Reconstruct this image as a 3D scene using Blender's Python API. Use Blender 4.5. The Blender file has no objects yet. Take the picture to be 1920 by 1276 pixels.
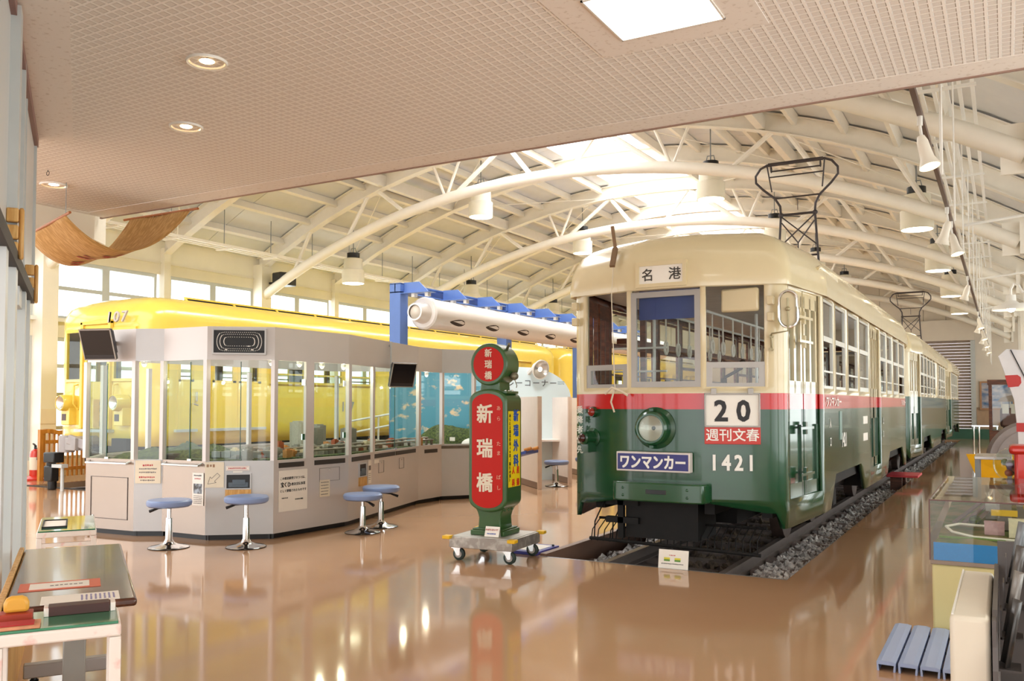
import bpy, math, random
from mathutils import Vector, Matrix
from math import sin, cos, pi, sqrt, radians as R
random.seed(11)
S = bpy.context.scene
COL = S.collection
# ------------------------------------------------------------------ camera, sky, exposure
cam = bpy.data.cameras.new('camera')
cam.sensor_width = 36.0
cam.lens = 30.75
cam.shift_y = 0.0307
cam.clip_start = 0.05
cam.clip_end = 300
camera = bpy.data.objects.new('camera', cam)
camera.location = (0, 0, 1.5)
camera.rotation_euler = (R(92.095), 0, R(29.408))
COL.objects.link(camera)
S.camera = camera
world = bpy.data.worlds.new('daylight')
world.use_nodes = True
bg = world.node_tree.nodes['Background']
bg.inputs[0].default_value = (0.97, 0.985, 1.0, 1)
bg.inputs[1].default_value = 2.7
S.world = world
S.view_settings.view_transform = 'Standard'
S.view_settings.look = 'None'
S.view_settings.gamma = 1
S.view_settings.use_curve_mapping = False
S.view_settings.exposure = 0.36
try:
    S.cycles.max_bounces = 9
    S.cycles.diffuse_bounces = 4
    S.cycles.glossy_bounces = 4
    S.cycles.transparent_max_bounces = 24
    S.cycles.caustics_reflective = False
    S.cycles.caustics_refractive = False
    S.cycles.sample_clamp_indirect = 6
except Exception:
    pass


def light(name, kind, loc, energy, color=(1, 1, 1), size=None, size_y=None, rot=None, target=None, spot=None, portal=False):
    l = bpy.data.lights.new(name, kind)
    l.energy = energy
    l.color = color
    if kind == 'AREA':
        l.shape = 'RECTANGLE'
        l.size = size
        l.size_y = size_y or size
        if portal:
            l.cycles.is_portal = True
    elif size:
        l.shadow_soft_size = size
    if spot:
        l.spot_size = R(spot)
        l.spot_blend = 0.6
    o = bpy.data.objects.new(name, l)
    o.location = loc
    if rot:
        o.rotation_euler = rot
    if target:
        o.rotation_euler = (Vector(target) - Vector(loc)).to_track_quat('-Z', 'Y').to_euler()
    COL.objects.link(o)
    return o


# daylight openings: the wall of windows, the roof light, the unseen entrance side left open for sky fill
light('daylight_portal', 'AREA', (-17.6, 26, 2.7), 1, size=4.6, size_y=36, rot=(0, R(-90), 0), portal=True)
light('daylight_portal', 'AREA', (4.3, 18, 2.5), 1, size=4.0, size_y=40, rot=(0, R(90), 0), portal=True)
light('daylight_portal', 'AREA', (-8.55, 21, 8.3), 1, size=2.2, size_y=30, rot=(0, 0, 0), portal=True)
light('daylight_portal', 'AREA', (-6.5, -4.3, 1.9), 1, size=20, size_y=3.7, rot=(R(90), 0, 0), portal=True)
# daylight falling in through the roof light and the window wall
light('roof_daylight', 'AREA', (-8.55, 21, 8.25), 1500, (1, 1, 1), 2.0, 27, rot=(0, 0, 0))
light('aisle_daylight', 'AREA', (4.25, 20, 1.9), 600, (1, 0.99, 0.97), 2.6, 38, rot=(0, R(90), 0))
light('window_daylight', 'AREA', (-17.55, 28, 3.3), 560, (0.97, 0.99, 1), 2.6, 27, rot=(0, R(-90), 0))


# ------------------------------------------------------------------ materials
def lin(c):
    return c / 12.92 if c <= 0.04045 else ((c + 0.055) / 1.055) ** 2.4


def rgb(h):
    h = h.lstrip('#')
    return tuple(lin(int(h[i:i + 2], 16) / 255) for i in (0, 2, 4)) + (1,)


def mat(name, hexc, rough=0.5, metal=0.0, var=0.06, scale=6.0, bump=0.0, bscale=40.0, coat=0.0, emit=0.0, ecol=None, spec=0.5, stretch=None):
    m = bpy.data.materials.new(name)
    m.use_nodes = True
    nt = m.node_tree
    b = nt.nodes['Principled BSDF']
    c = rgb(hexc)
    b.inputs['Base Color'].default_value = c
    b.inputs['Roughness'].default_value = rough
    b.inputs['Metallic'].default_value = metal
    b.inputs['Specular IOR Level'].default_value = spec
    b.inputs['Coat Weight'].default_value = coat
    b.inputs['Coat Roughness'].default_value = 0.05
    if emit:
        b.inputs['Emission Color'].default_value = rgb(ecol or hexc)
        b.inputs['Emission Strength'].default_value = emit
    tc = nt.nodes.new('ShaderNodeTexCoord')
    src = tc.outputs['Object']
    if stretch:
        mp = nt.nodes.new('ShaderNodeMapping')
        mp.inputs['Scale'].default_value = stretch
        nt.links.new(src, mp.inputs['Vector'])
        src = mp.outputs['Vector']
    if var:
        n = nt.nodes.new('ShaderNodeTexNoise')
        n.inputs['Scale'].default_value = scale
        n.inputs['Detail'].default_value = 4
        nt.links.new(src, n.inputs['Vector'])
        r = nt.nodes.new('ShaderNodeValToRGB')
        r.color_ramp.elements[0].position = 0.3
        r.color_ramp.elements[1].position = 0.7
        r.color_ramp.elements[0].color = tuple(max(0, x * (1 - var)) for x in c[:3]) + (1,)
        r.color_ramp.elements[1].color = tuple(min(1, x * (1 + var)) for x in c[:3]) + (1,)
        nt.links.new(n.outputs['Fac'], r.inputs['Fac'])
        nt.links.new(r.outputs['Color'], b.inputs['Base Color'])
    if bump:
        n2 = nt.nodes.new('ShaderNodeTexNoise')
        n2.inputs['Scale'].default_value = bscale
        nt.links.new(src, n2.inputs['Vector'])
        bp = nt.nodes.new('ShaderNodeBump')
        bp.inputs['Strength'].default_value = bump
        bp.inputs['Distance'].default_value = 0.01
        nt.links.new(n2.outputs['Fac'], bp.inputs['Height'])
        nt.links.new(bp.outputs['Normal'], b.inputs['Normal'])
    return m


def glassmat(name, tint='#f4faf8', refl=0.06):
    m = bpy.data.materials.new(name)
    m.use_nodes = True
    nt = m.node_tree
    out = nt.nodes['Material Output']
    nt.nodes.remove(nt.nodes['Principled BSDF'])
    t = nt.nodes.new('ShaderNodeBsdfTransparent')
    t.inputs[0].default_value = rgb(tint)
    g = nt.nodes.new('ShaderNodeBsdfGlossy')
    g.inputs['Roughness'].default_value = 0.02
    lw = nt.nodes.new('ShaderNodeLayerWeight')
    pw = nt.nodes.new('ShaderNodeMath')
    pw.operation = 'POWER'
    pw.inputs[1].default_value = 5
    nt.links.new(lw.outputs['Facing'], pw.inputs[0])
    ma = nt.nodes.new('ShaderNodeMath')
    ma.operation = 'MULTIPLY_ADD'
    ma.inputs[1].default_value = 0.9
    ma.inputs[2].default_value = refl
    nt.links.new(pw.outputs[0], ma.inputs[0])
    mx = nt.nodes.new('ShaderNodeMixShader')
    nt.links.new(ma.outputs[0], mx.inputs[0])
    nt.links.new(t.outputs[0], mx.inputs[1])
    nt.links.new(g.outputs[0], mx.inputs[2])
    nt.links.new(mx.outputs[0], out.inputs['Surface'])
    return m


GLASS = glassmat('clear_glass')
GREENGLASS = glassmat('greenish_glass', '#dcebe4')
FROST = glassmat('roof_light_sheet', '#ffffff')


def two_tone(name, node, h1, h2, rough=0.4, metal=0, stretch=None, scale=5.0, lo=0.45, hi=0.6, detail=4, bump=0, coat=0):
    """A procedural material that runs between two colours along a noise, wave or voronoi texture."""
    m = mat(name, h1, rough, metal, var=0, coat=coat)
    nt = m.node_tree
    b = nt.nodes['Principled BSDF']
    tc = nt.nodes.new('ShaderNodeTexCoord')
    mp = nt.nodes.new('ShaderNodeMapping')
    mp.inputs['Scale'].default_value = stretch or (1, 1, 1)
    nt.links.new(tc.outputs['Object'], mp.inputs['Vector'])
    if node == 'noise':
        n = nt.nodes.new('ShaderNodeTexNoise')
        n.inputs['Detail'].default_value = detail
    elif node == 'wave':
        n = nt.nodes.new('ShaderNodeTexWave')
        n.inputs['Distortion'].default_value = 3
    else:
        n = nt.nodes.new('ShaderNodeTexVoronoi')
    n.inputs['Scale'].default_value = scale
    nt.links.new(mp.outputs['Vector'], n.inputs['Vector'])
    r = nt.nodes.new('ShaderNodeValToRGB')
    r.color_ramp.elements[0].position = lo
    r.color_ramp.elements[1].position = hi
    r.color_ramp.elements[0].color = rgb(h1)
    r.color_ramp.elements[1].color = rgb(h2)
    fac = n.outputs['Distance'] if node == 'voronoi' else n.outputs['Fac']
    nt.links.new(fac, r.inputs['Fac'])
    nt.links.new(r.outputs['Color'], b.inputs['Base Color'])
    if bump:
        bp = nt.nodes.new('ShaderNodeBump')
        bp.inputs['Strength'].default_value = bump
        bp.inputs['Distance'].default_value = 0.02
        nt.links.new(fac, bp.inputs['Height'])
        nt.links.new(bp.outputs['Normal'], b.inputs['Normal'])
    return m


# ------------------------------------------------------------------ mesh building
class MB:
    def __init__(s):
        s.v, s.f, s.m, s.c = [], [], [], 0

    def add(s, vs, fs, M=None):
        o = len(s.v)
        for v in vs:
            v = Vector(v)
            s.v.append(M @ v if M else v)
        for f in fs:
            s.f.append([i + o for i in f])
            s.m.append(s.c)
        return s

    def mat(s, i):
        s.c = i
        return s

    def box(s, x0, x1, y0, y1, z0, z1, M=None):
        return s.add([(x0, y0, z0), (x1, y0, z0), (x1, y1, z0), (x0, y1, z0), (x0, y0, z1), (x1, y0, z1), (x1, y1, z1), (x0, y1, z1)],
                     [(3, 2, 1, 0), (4, 5, 6, 7), (0, 1, 5, 4), (1, 2, 6, 5), (2, 3, 7, 6), (3, 0, 4, 7)], M)

    def beam(s, p0, p1, w, h, up=(0, 0, 1)):
        p0, p1 = Vector(p0), Vector(p1)
        d = (p1 - p0).normalized()
        u = Vector(up)
        if abs(d.dot(u)) > 0.98:
            u = Vector((0, 1, 0)) if abs(d.y) < 0.9 else Vector((1, 0, 0))
        r = d.cross(u).normalized()
        u = r.cross(d).normalized()
        vs = []
        for p in (p0, p1):
            for a, b in ((-1, -1), (1, -1), (1, 1), (-1, 1)):
                vs.append(p + r * a * w / 2 + u * b * h / 2)
        return s.add(vs, [(0, 1, 2, 3), (7, 6, 5, 4), (1, 0, 4, 5), (2, 1, 5, 6), (3, 2, 6, 7), (0, 3, 7, 4)])

    def tube(s, pts, r, n=8, closed=False):
        pts = [Vector(p) for p in pts]
        N = len(pts)
        rs = r if isinstance(r, (list, tuple)) else [r] * N
        vs, prev = [], None
        for i, p in enumerate(pts):
            if closed:
                d = (pts[(i + 1) % N] - pts[i - 1]).normalized()
            else:
                d = (pts[min(i + 1, N - 1)] - pts[max(i - 1, 0)]).normalized()
            if prev is None:
                a = Vector((0, 0, 1)) if abs(d.z) < 0.9 else Vector((1, 0, 0))
                prev = d.cross(a).normalized()
            else:
                prev = (prev - d * prev.dot(d)).normalized()
            q = d.cross(prev)
            for k in range(n):
                t = 2 * pi * k / n
                vs.append(p + (prev * cos(t) + q * sin(t)) * rs[i])
        fs = []
        for i in range(N if closed else N - 1):
            j = (i + 1) % N
            for k in range(n):
                fs.append((i * n + k, i * n + (k + 1) % n, j * n + (k + 1) % n, j * n + k))
        if not closed:
            fs.append(tuple(range(n - 1, -1, -1)))
            fs.append(tuple((N - 1) * n + k for k in range(n)))
        return s.add(vs, fs)

    def cyl(s, p0, p1, r0, r1=None, n=16):
        return s.tube([p0, p1], [r0, r0 if r1 is None else r1], n)

    def lathe(s, prof, n=24, M=None, caps=True):
        vs, fs = [], []
        for r, z in prof:
            for k in range(n):
                t = 2 * pi * k / n
                vs.append((r * cos(t), r * sin(t), z))
        for i in range(len(prof) - 1):
            for k in range(n):
                fs.append((i * n + k, i * n + (k + 1) % n, (i + 1) * n + (k + 1) % n, (i + 1) * n + k))
        if caps:
            fs.append(tuple(range(n - 1, -1, -1)))
            fs.append(tuple((len(prof) - 1) * n + k for k in range(n)))
        return s.add(vs, fs, M)

    def prism(s, poly, z0, z1, M=None):
        n = len(poly)
        vs = [(x, y, z0) for x, y in poly] + [(x, y, z1) for x, y in poly]
        fs = [tuple(range(n - 1, -1, -1)), tuple(range(n, 2 * n))]
        for i in range(n):
            j = (i + 1) % n
            fs.append((i, j, n + j, n + i))
        return s.add(vs, fs, M)

    def ball(s, c, r, n=14, m=8, M=None):
        rx, ry, rz = r if isinstance(r, (tuple, list)) else (r, r, r)
        vs, fs = [], []
        for i in range(m + 1):
            a = -pi / 2 + pi * i / m
            for k in range(n):
                t = 2 * pi * k / n
                vs.append((c[0] + rx * max(cos(a), 1e-3) * cos(t), c[1] + ry * max(cos(a), 1e-3) * sin(t), c[2] + rz * sin(a)))
        for i in range(m):
            for k in range(n):
                fs.append((i * n + k, i * n + (k + 1) % n, (i + 1) * n + (k + 1) % n, (i + 1) * n + k))
        return s.add(vs, fs, M)

    def quad(s, a, b, c, d):
        return s.add([a, b, c, d], [(0, 1, 2, 3)])

    def build(s, name, mats, parent=None, bevel=0, smooth=35, local=False):
        me = bpy.data.meshes.new(name)
        if parent is not None:
            M = Matrix() if local else wm(parent).inverted()
            vs = [M @ v for v in s.v]
            loc = (0, 0, 0)
        else:
            xs = [v.x for v in s.v]
            ys = [v.y for v in s.v]
            zs = [v.z for v in s.v]
            loc = Vector(((min(xs) + max(xs)) / 2, (min(ys) + max(ys)) / 2, min(zs)))
            vs = [v - loc for v in s.v]
        me.from_pydata([tuple(v) for v in vs], [], s.f)
        if not isinstance(mats, (list, tuple)):
            mats = [mats]
        for m in mats:
            me.materials.append(m)
        if len(mats) > 1:
            me.polygons.foreach_set('material_index', s.m)
        if smooth:
            me.polygons.foreach_set('use_smooth', [True] * len(me.polygons))
            me.set_sharp_from_angle(angle=R(smooth))
        me.update()
        o = bpy.data.objects.new(name, me)
        o.location = loc
        COL.objects.link(o)
        if parent is not None:
            o.parent = parent
        if bevel:
            b = o.modifiers.new('bevel', 'BEVEL')
            b.width = bevel
            b.segments = 2
            b.limit_method = 'ANGLE'
            b.angle_limit = R(40)
        return o


def wm(o):
    M = Matrix.LocRotScale(o.location, o.rotation_euler, None)
    return wm(o.parent) @ M if o.parent else M


def tag(o, label, cat, group=None):
    o['label'] = label
    o['category'] = cat
    if group:
        o['group'] = group
    return o


def thing(name, label, cat, loc=(0, 0, 0), rz=0.0, group=None):
    o = bpy.data.objects.new(name, None)
    o.empty_display_size = 0.1
    o.location = loc
    o.rotation_euler = (0, 0, rz)
    COL.objects.link(o)
    return tag(o, label, cat, group)


def struct(o):
    o['kind'] = 'structure'
    return o


def dup(root, loc=None, rz=None, label=None):
    def cp(o, par):
        c = o.copy()
        COL.objects.link(c)
        c.parent = par
        for ch in list(o.children):
            cp(ch, c)
        return c
    r = cp(root, None)
    if loc is not None:
        r.location = loc
    if rz is not None:
        r.rotation_euler = (0, 0, rz)
    if label:
        r['label'] = label
    return r


def frame(o, x, y):
    """Matrix whose local x, y, z axes are x, y and x cross y at origin o."""
    x = Vector(x).normalized()
    y = Vector(y)
    y = (y - x * y.dot(x)).normalized()
    z = x.cross(y)
    return Matrix(((x.x, y.x, z.x, o[0]), (x.y, y.y, z.y, o[1]), (x.z, y.z, z.z, o[2]), (0, 0, 0, 1)))


def write(mb, text, size, M, bold=0.0, depth=0.003, sx=1.0, align='CENTER'):
    """Lettering as solid glyphs on the plane of M, centred on its origin; bold thickens the strokes."""
    c = bpy.data.curves.new('lettering', 'FONT')
    c.body = text
    c.size = size
    c.align_x = align
    c.extrude = depth / 2
    c.resolution_u = 2
    o = bpy.data.objects.new('lettering', c)
    COL.objects.link(o)
    dg = bpy.context.evaluated_depsgraph_get()
    dg.update()
    me = bpy.data.meshes.new_from_object(o.evaluated_get(dg), depsgraph=dg)
    vs = [v.co.copy() for v in me.vertices]
    fs = [tuple(p.vertices) for p in me.polygons]
    bpy.data.objects.remove(o)
    bpy.data.curves.remove(c)
    bpy.data.meshes.remove(me)
    if not vs:
        return mb
    zc = size * 0.37
    b = bold * size * 0.8
    for i, (dx, dy) in enumerate(((0, 0),) if not b else ((-b, -b), (b, b), (-b, b), (b, -b))):
        mb.add([Vector((v.x * sx + dx, v.y - zc + dy, v.z + depth / 2 + i * 0.00012)) for v in vs], fs, M)
    return mb


def column(mb, text, size, pitch, M, **k):
    """Characters stacked downwards, centred on the origin of M."""
    n = len(text)
    for i, ch in enumerate(text):
        write(mb, ch, size, M @ Matrix.Translation((0, (n - 1) * pitch / 2 - i * pitch, 0)), **k)
    return mb


def dashes(mb, M, w, rows, pitch, h, fill=0.9, seed=1):
    """Rows of small print too fine to read: short dark marks on a sheet."""
    rnd = random.Random(seed)
    for r in range(rows):
        x = -w / 2
        end = w / 2 * (1 if r < rows - 1 else fill)
        y = (rows - 1) * pitch / 2 - r * pitch
        while x < end - h * 0.4:
            q = h * rnd.uniform(0.5, 0.95)
            mb.box(x, min(x + q, end), y - h * rnd.uniform(.3, .5), y + h * rnd.uniform(.3, .5), 0, 0.0006, M)
            x += q + h * 0.3
    return mb


UP = (0, 0, 1)
# ------------------------------------------------------------------ shared materials
FLOOR = two_tone('polished_floor', 'noise', '#b9916f', '#c29b79', 0.075, scale=0.6, lo=0.3, hi=0.7)
CREAM = mat('cream_paint', '#eee5d2', 0.45, var=0.02)
STEEL_CREAM = mat('cream_steel_paint', '#f0e9dc', 0.4, var=0.02)
DECK = mat('roof_board', '#dfdfe0', 0.7, var=0.03, scale=3)
WALLM = mat('cream_wall', '#ebe4d2', 0.55, var=0.03, scale=2)
PINKWALL = mat('pale_siding', '#e8dccb', 0.6, var=0.03, scale=2)
ALU = mat('aluminium', '#c6cac9', 0.4, metal=0.15, var=0.03)
ALU_DARK = mat('dark_aluminium', '#8b8f90', 0.4, metal=0.3, var=0.03)  # darker grey aluminium for rods, brackets and trim
CHROME = mat('chrome', '#e6e6e6', 0.12, metal=1.0, var=0)
BLACK = mat('black_plastic', '#18181a', 0.4, var=0.05)
DARK = mat('dark_steel', '#2a2522', 0.6, var=0.2, scale=9)
RUST = mat('rusty_steel', '#4a3a33', 0.6, var=0.25, scale=12, bump=0.2)
WHITE = mat('white_paint', '#ece9e2', 0.4, var=0.02)
PAPER = mat('paper', '#efe9df', 0.6, var=0.02)
CREAMPAPER = mat('cream_paper', '#e8dcc4', 0.6, var=0.02)
INK = mat('black_ink', '#1c1a1c', 0.5, var=0)
REDINK = mat('red_ink', '#b8383a', 0.5, var=0)
BLUEINK = mat('blue_ink', '#2a4aa0', 0.5, var=0)
GREYINK = mat('grey_print', '#77706c', 0.5, var=0)
WHITEINK = mat('white_lettering', '#efece4', 0.4, var=0)
YELLOWPLASTIC = mat('yellow_plastic', '#e6b71c', 0.4, var=0.03)
BROWNWOOD = two_tone('brown_wood', 'noise', '#4e2a18', '#6b3d24', 0.4, stretch=(2, 2, 14), scale=3)
LIGHTWOOD = two_tone('light_wood', 'noise', '#c99650', '#dcae6a', 0.5, stretch=(14, 14, 2), scale=3)
PITDARK = mat('pit_concrete', '#4b403a', 0.8, var=0.15, scale=5)

# ------------------------------------------------------------------ floor with the two track pits
fl = MB()
TP = (-4.05, -1.65, 7.70, 41.0)      # pit under the trams
YP = (-15.72, -12.45, 9.70, 44.0)    # pit under the yellow train


def slab(x0, x1, y0, y1):
    fl.box(x0, x1, y0, y1, -0.4, 0)


slab(-20, 5, -6, 7.70)
slab(-20, YP[0], 7.70, 44)
slab(YP[0], YP[1], 7.70, 9.70)
slab(YP[1], TP[0], 7.70, 44)
slab(TP[1], 5, 7.70, 44)
slab(TP[0], TP[1], 41.0, 44)
struct(fl.build('floor', FLOOR, smooth=0))
pb = MB()
for x0, x1, y0, y1 in (TP, YP):
    pb.box(x0, x1, y0, y1, -0.4, -0.26)
struct(pb.build('floor_track_bed', PITDARK, smooth=0))
k = MB()
for a, b in (((-4.05, 7.68), (-1.65, 7.68)),):
    k.box(a[0], b[0], 7.70, 7.76, -0.12, -0.005)
struct(k.build('trim_1', ALU_DARK, smooth=0))
k = MB()
k.box(-4.05, -3.98, 7.76, 41, -0.25, 0.02)
struct(k.build('trim_2', two_tone('pit_plank', 'noise', '#7a5a48', '#8e6c58', 0.5, scale=3, stretch=(1, .2, 1)), smooth=0))
k = MB()
k.box(YP[0] - .02, YP[1], 9.66, 9.72, -0.2, 0.012)
struct(k.build('trim_3', DARK, smooth=0))


# ------------------------------------------------------------------ roof: arched trusses, beams, purlins, boarding, roof light
X0 = -8.55


def z_chord(x):
    return 6.5 - (18.0 - sqrt(max(0, 324 - (x - X0) ** 2)))


def z_beam(x):
    return 7.35 - (17.2 - sqrt(max(0, 295.84 - (x - X0) ** 2)))


def arc(z, xa, xb, y, n):
    return [Vector((xa + (xb - xa) * i / n, y, z(xa + (xb - xa) * i / n))) for i in range(n + 1)]


def roof_beam(y):
    """A curved I-section beam: two flanges and a web that follow the arch."""
    mb = MB()
    n = 22
    for w, lo, hi in ((0.2, 0.0, 0.02), (0.012, 0.02, 0.36), (0.2, 0.36, 0.38)):
        vs, fs = [], []
        for i in range(n + 1):
            x = -17.25 + 17.8 * i / n
            z = z_beam(x)
            vs += [(x, y - w / 2, z + lo), (x, y + w / 2, z + lo), (x, y + w / 2, z + hi), (x, y - w / 2, z + hi)]
        for i in range(n):
            a, b = 4 * i, 4 * i + 4
            for q in range(4):
                fs.append((a + q, a + (q + 1) % 4, b + (q + 1) % 4, b + q))
        fs += [(3, 2, 1, 0), tuple(4 * n + q for q in range(4))]
        mb.add(vs, fs)
    return mb


def roof_truss(y):
    t = bpy.data.objects.new('roof_truss', None)
    t.location = (X0, y, 4.2)
    COL.objects.link(t)
    struct(t)
    t['label'] = 'cream arched steel roof truss'
    roof_beam(y).build('top_beam', STEEL_CREAM, t)
    c = MB()
    c.tube(arc(z_chord, -17.3, 0.25, y, 30), 0.125, 12)
    c.build('bottom_chord', STEEL_CREAM, t)
    for sgn in (-1, 1):
        p = MB()
        x = X0 + sgn * 8.72
        p.box(x - .17, x + .17, y - .02, y + .02, z_chord(x) - .25, z_chord(x) + .3)
        p.box(x - .03 + sgn * .12, x + .03 + sgn * .12, y - .16, y + .16, z_chord(x) - .25, z_chord(x) + .3)
        p.build('end_plate', STEEL_CREAM, t)
        for xa, xb, r in ((7.5, 6.9, .05), (5.75, 5.05, .05), (2.55, 1.15, .055), (0.45, 1.15, .055), (3.1, 2.75, .035), (2.35, 2.75, .035), (3.9, 4.75, .05)):
            w = MB()
            pa = (X0 + sgn * xa, y, z_chord(X0 + sgn * xa))
            pb_ = (X0 + sgn * xb, y, z_beam(X0 + sgn * xb) + .03)
            if r == .035:
                pa, pb_ = (X0 + sgn * 2.75, y, z_chord(X0 + sgn * 2.75)), (X0 + sgn * xa, y, z_beam(X0 + sgn * xa) + .02)
            w.cyl(pa, pb_, r, n=8)
            w.build('web_tube', STEEL_CREAM, t)
    return t


for y in (10.9, 16.9, 22.9, 28.9, 34.9, 40.9):
    roof_truss(y)
for i, y in enumerate((7.9, 13.9, 19.9, 25.9, 31.9, 37.9)):
    b = struct(roof_beam(y).build('roof_beam', STEEL_CREAM))
    b['label'] = 'cream curved roof beam between the trusses'
dxs = [1.45, 2.4, 3.35, 4.0, 5.2, 6.1, 7.0, 7.9]
for sgn in (-1, 1):
    for dx in dxs:
        x = X0 + sgn * dx
        z = z_beam(x) + .38
        p = MB()
        a = math.asin(dx / 17.2) * sgn
        Mx = Matrix.Translation((x, 25, z)) @ Matrix.Rotation(a, 4, 'Y')
        p.box(-.045, .045, -18.2, 17.8, -.16, .02, Mx)
        o = struct(p.build('roof_purlin', STEEL_CREAM, smooth=0))
    for dx in (4.55,):
        x = X0 + sgn * dx
        z = z_beam(x)
        p = MB()
        p.box(x - .07, x + .07, 6.9, 42.7, z + .03, z + .3)
        struct(p.build('roof_tie_beam', STEEL_CREAM, smooth=0))
# diagonal bracing rods under the boarding
for y in (10.9, 16.9, 22.9, 28.9, 34.9):
    for sgn in (-1, 1):
        for xa, xb, ya, yb in ((1.6, 4.5, 0, 3.0), (4.5, 1.6, 3.0, 6.0), (4.5, 8.3, 0, 3.0)):
            p = MB()
            A, B = X0 + sgn * xa, X0 + sgn * xb
            p.cyl((A, y + ya, z_beam(A) + .1), (B, y + yb, z_beam(B) + .1), .012, n=6)
            struct(p.build('roof_brace', STEEL_CREAM))
# boarding, with the strip of roof light left open along the ridge


def deck(xa, xb, n):
    mb = MB()
    for i in range(n):
        a, b = xa + (xb - xa) * i / n, xa + (xb - xa) * (i + 1) / n
        za, zb = z_beam(a) + .42, z_beam(b) + .42
        for y in range(7, 43, 4):
            mb.add([(a, y, za), (b, y, zb), (b, y + 3.985, zb), (a, y + 3.985, za), (a, y, za + .08), (b, y, zb + .08), (b, y + 4, zb + .08), (a, y + 4, za + .08)],
                   [(3, 2, 1, 0), (4, 5, 6, 7), (0, 1, 5, 4), (1, 2, 6, 5), (2, 3, 7, 6), (3, 0, 4, 7)])
    return mb


struct(deck(-17.6, -9.62, 9).build('ceiling_1', DECK, smooth=0))
struct(deck(-7.48, 0.75, 9).build('ceiling_2', DECK, smooth=0))
e = MB()
e.box(-9.62, -7.48, 5, 8.0, 7.7, 7.8)
e.box(-9.62, -7.48, 35, 43, 7.7, 7.8)
e.box(-18, 5, 5.0, 7.02, 7.72, 7.8)
struct(e.build('ceiling_3', DECK, smooth=0))
e = MB()
e.box(0.7, 4.2, 6.6, 43, 4.95, 5.05)
struct(e.build('ceiling_4', DECK, smooth=0))
g = MB()
g.quad((-9.62, 8, 7.86), (-7.48, 8, 7.86), (-7.48, 35, 7.86), (-9.62, 35, 7.86))
struct(g.build('window_roof_light', FROST, smooth=0))

# ------------------------------------------------------------------ wall of windows behind the yellow train
WX = -17.3
ww = MB()
ww.box(WX - .2, WX, -6, 44, 4.55, 5.45)
ww.box(WX - .2, WX, -6, 44, 2.9, 3.3)
ww.box(WX - .2, WX, -6, 44, 0, 0.35)
ww.box(WX - .02, WX + .03, 7, 43, 4.8, 4.83)
struct(ww.build('wall_left', WALLM, smooth=0))
ys = [4.9, 7.9, 10.9, 13.9, 16.9, 19.9, 22.9, 25.9, 28.9, 31.9, 34.9, 37.9, 40.9]
wn = 1
for i, y in enumerate(ys):
    big = (i % 2 == 0)
    c = MB()
    w = .17 if big else .09
    c.box(WX - .05, WX + (.32 if big else .14), y - w, y + w, 0, z_beam(WX + .2) + .1)
    struct(c.build('column', WALLM, smooth=0))
    if i == len(ys) - 1:
        break
    ya, yb = y + .17, y + 2.83
    for z0, z1, rows in ((3.3, 4.55, (3.95,)), (0.35, 2.9, (1.0, 1.7, 2.3))):
        wf = MB()
        wf.box(WX - .1, WX - .02, ya, yb, z0, z0 + .06)
        wf.box(WX - .1, WX - .02, ya, yb, z1 - .08, z1)
        ym = (ya + yb) / 2
        for yy in (ya, ym - .09, yb - .07):
            wf.box(WX - .1, WX - .02, yy, yy + (.18 if yy == ym - .09 else .07), z0 + .06, z1 - .08)
        for zz in rows:
            wf.box(WX - .09, WX - .03, ya, yb, zz - .04, zz + .04)
        o = struct(wf.build('window_%d' % wn, ALU, smooth=0))
        p = MB()
        p.quad((WX - .06, ya, z0), (WX - .06, yb, z0), (WX - .06, yb, z1), (WX - .06, ya, z1))
        p.build('pane', GLASS, o, smooth=0)
        wn += 1
s = MB()
s.box(WX, WX + .12, -6, 44, 3.22, 3.3)
struct(s.build('trim_4', WHITE, smooth=0))

# ------------------------------------------------------------------ back wall, shutter, aisle side
bw = MB()
BY = 42.8
for i in range(26):
    x = -17.5 + i * .9
    if -4.3 < x < -0.9 - .1:
        bw.box(x, x + .885, BY, BY + .2, 4.35, 8)
    elif x < .8:
        bw.box(x, x + .885, BY, BY + .2, 0, 8)
    else:
        bw.box(x, x + .885, BY, BY + .2, 0, 5.1)
bw.box(-17.5, 5, BY + .1, BY + .3, 4.3, 8)
bw.box(-1.12, 5, BY - .03, BY + .1, 0.3, 4.95)
struct(bw.build('wall_back', PINKWALL, smooth=0))
h = MB()
h.box(-4.4, -1.1, BY - .35, BY + .02, 4.25, 5.15)
struct(h.build('trim_5', PINKWALL, smooth=0))
sh = thing('roller_shutter', 'tall closed roller shutter with grey slats in the end wall', 'shutter', (-2.7, BY, 0))
m = MB()
for i in range(32):
    z = .05 + i * .132
    m.add([(-4.2, BY - .1, z), (-1.28, BY - .1, z), (-1.28, BY - .16, z + .07), (-4.2, BY - .16, z + .07), (-1.28, BY - .1, z + .127), (-4.2, BY - .1, z + .127)],
          [(0, 1, 2, 3), (3, 2, 4, 5)])
m.build('slats', mat('shutter_slat', '#b7a79c', 0.45, metal=0.2), sh, smooth=0)
m = MB()
m.box(-1.28, -1.1, BY - .22, BY, 0, 4.28)
m.build('guide_rail', ALU, sh)
gb = MB()
gb.box(-6, 1, BY - .26, BY - .17, 0, .42)
struct(gb.build('baseboard_back', mat('green_base', '#3c6a56', .5), smooth=0))
wd = MB()
wd.box(-1.08, 2, BY - .06, BY - .03, .42, 1.35)
struct(wd.build('trim_6', mat('tan_dado', '#b99a7c', .6), smooth=0))
rw = MB()
for y in range(-6, 44, 5):
    rw.box(4.0, 4.2, y, y + .6, 0, 5)
rw.box(4.0, 4.2, -6, 44, 0, .5)
rw.box(4.0, 4.2, -6, 44, 3.3, 5)
struct(rw.build('wall_right', WALLM, smooth=0))
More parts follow.
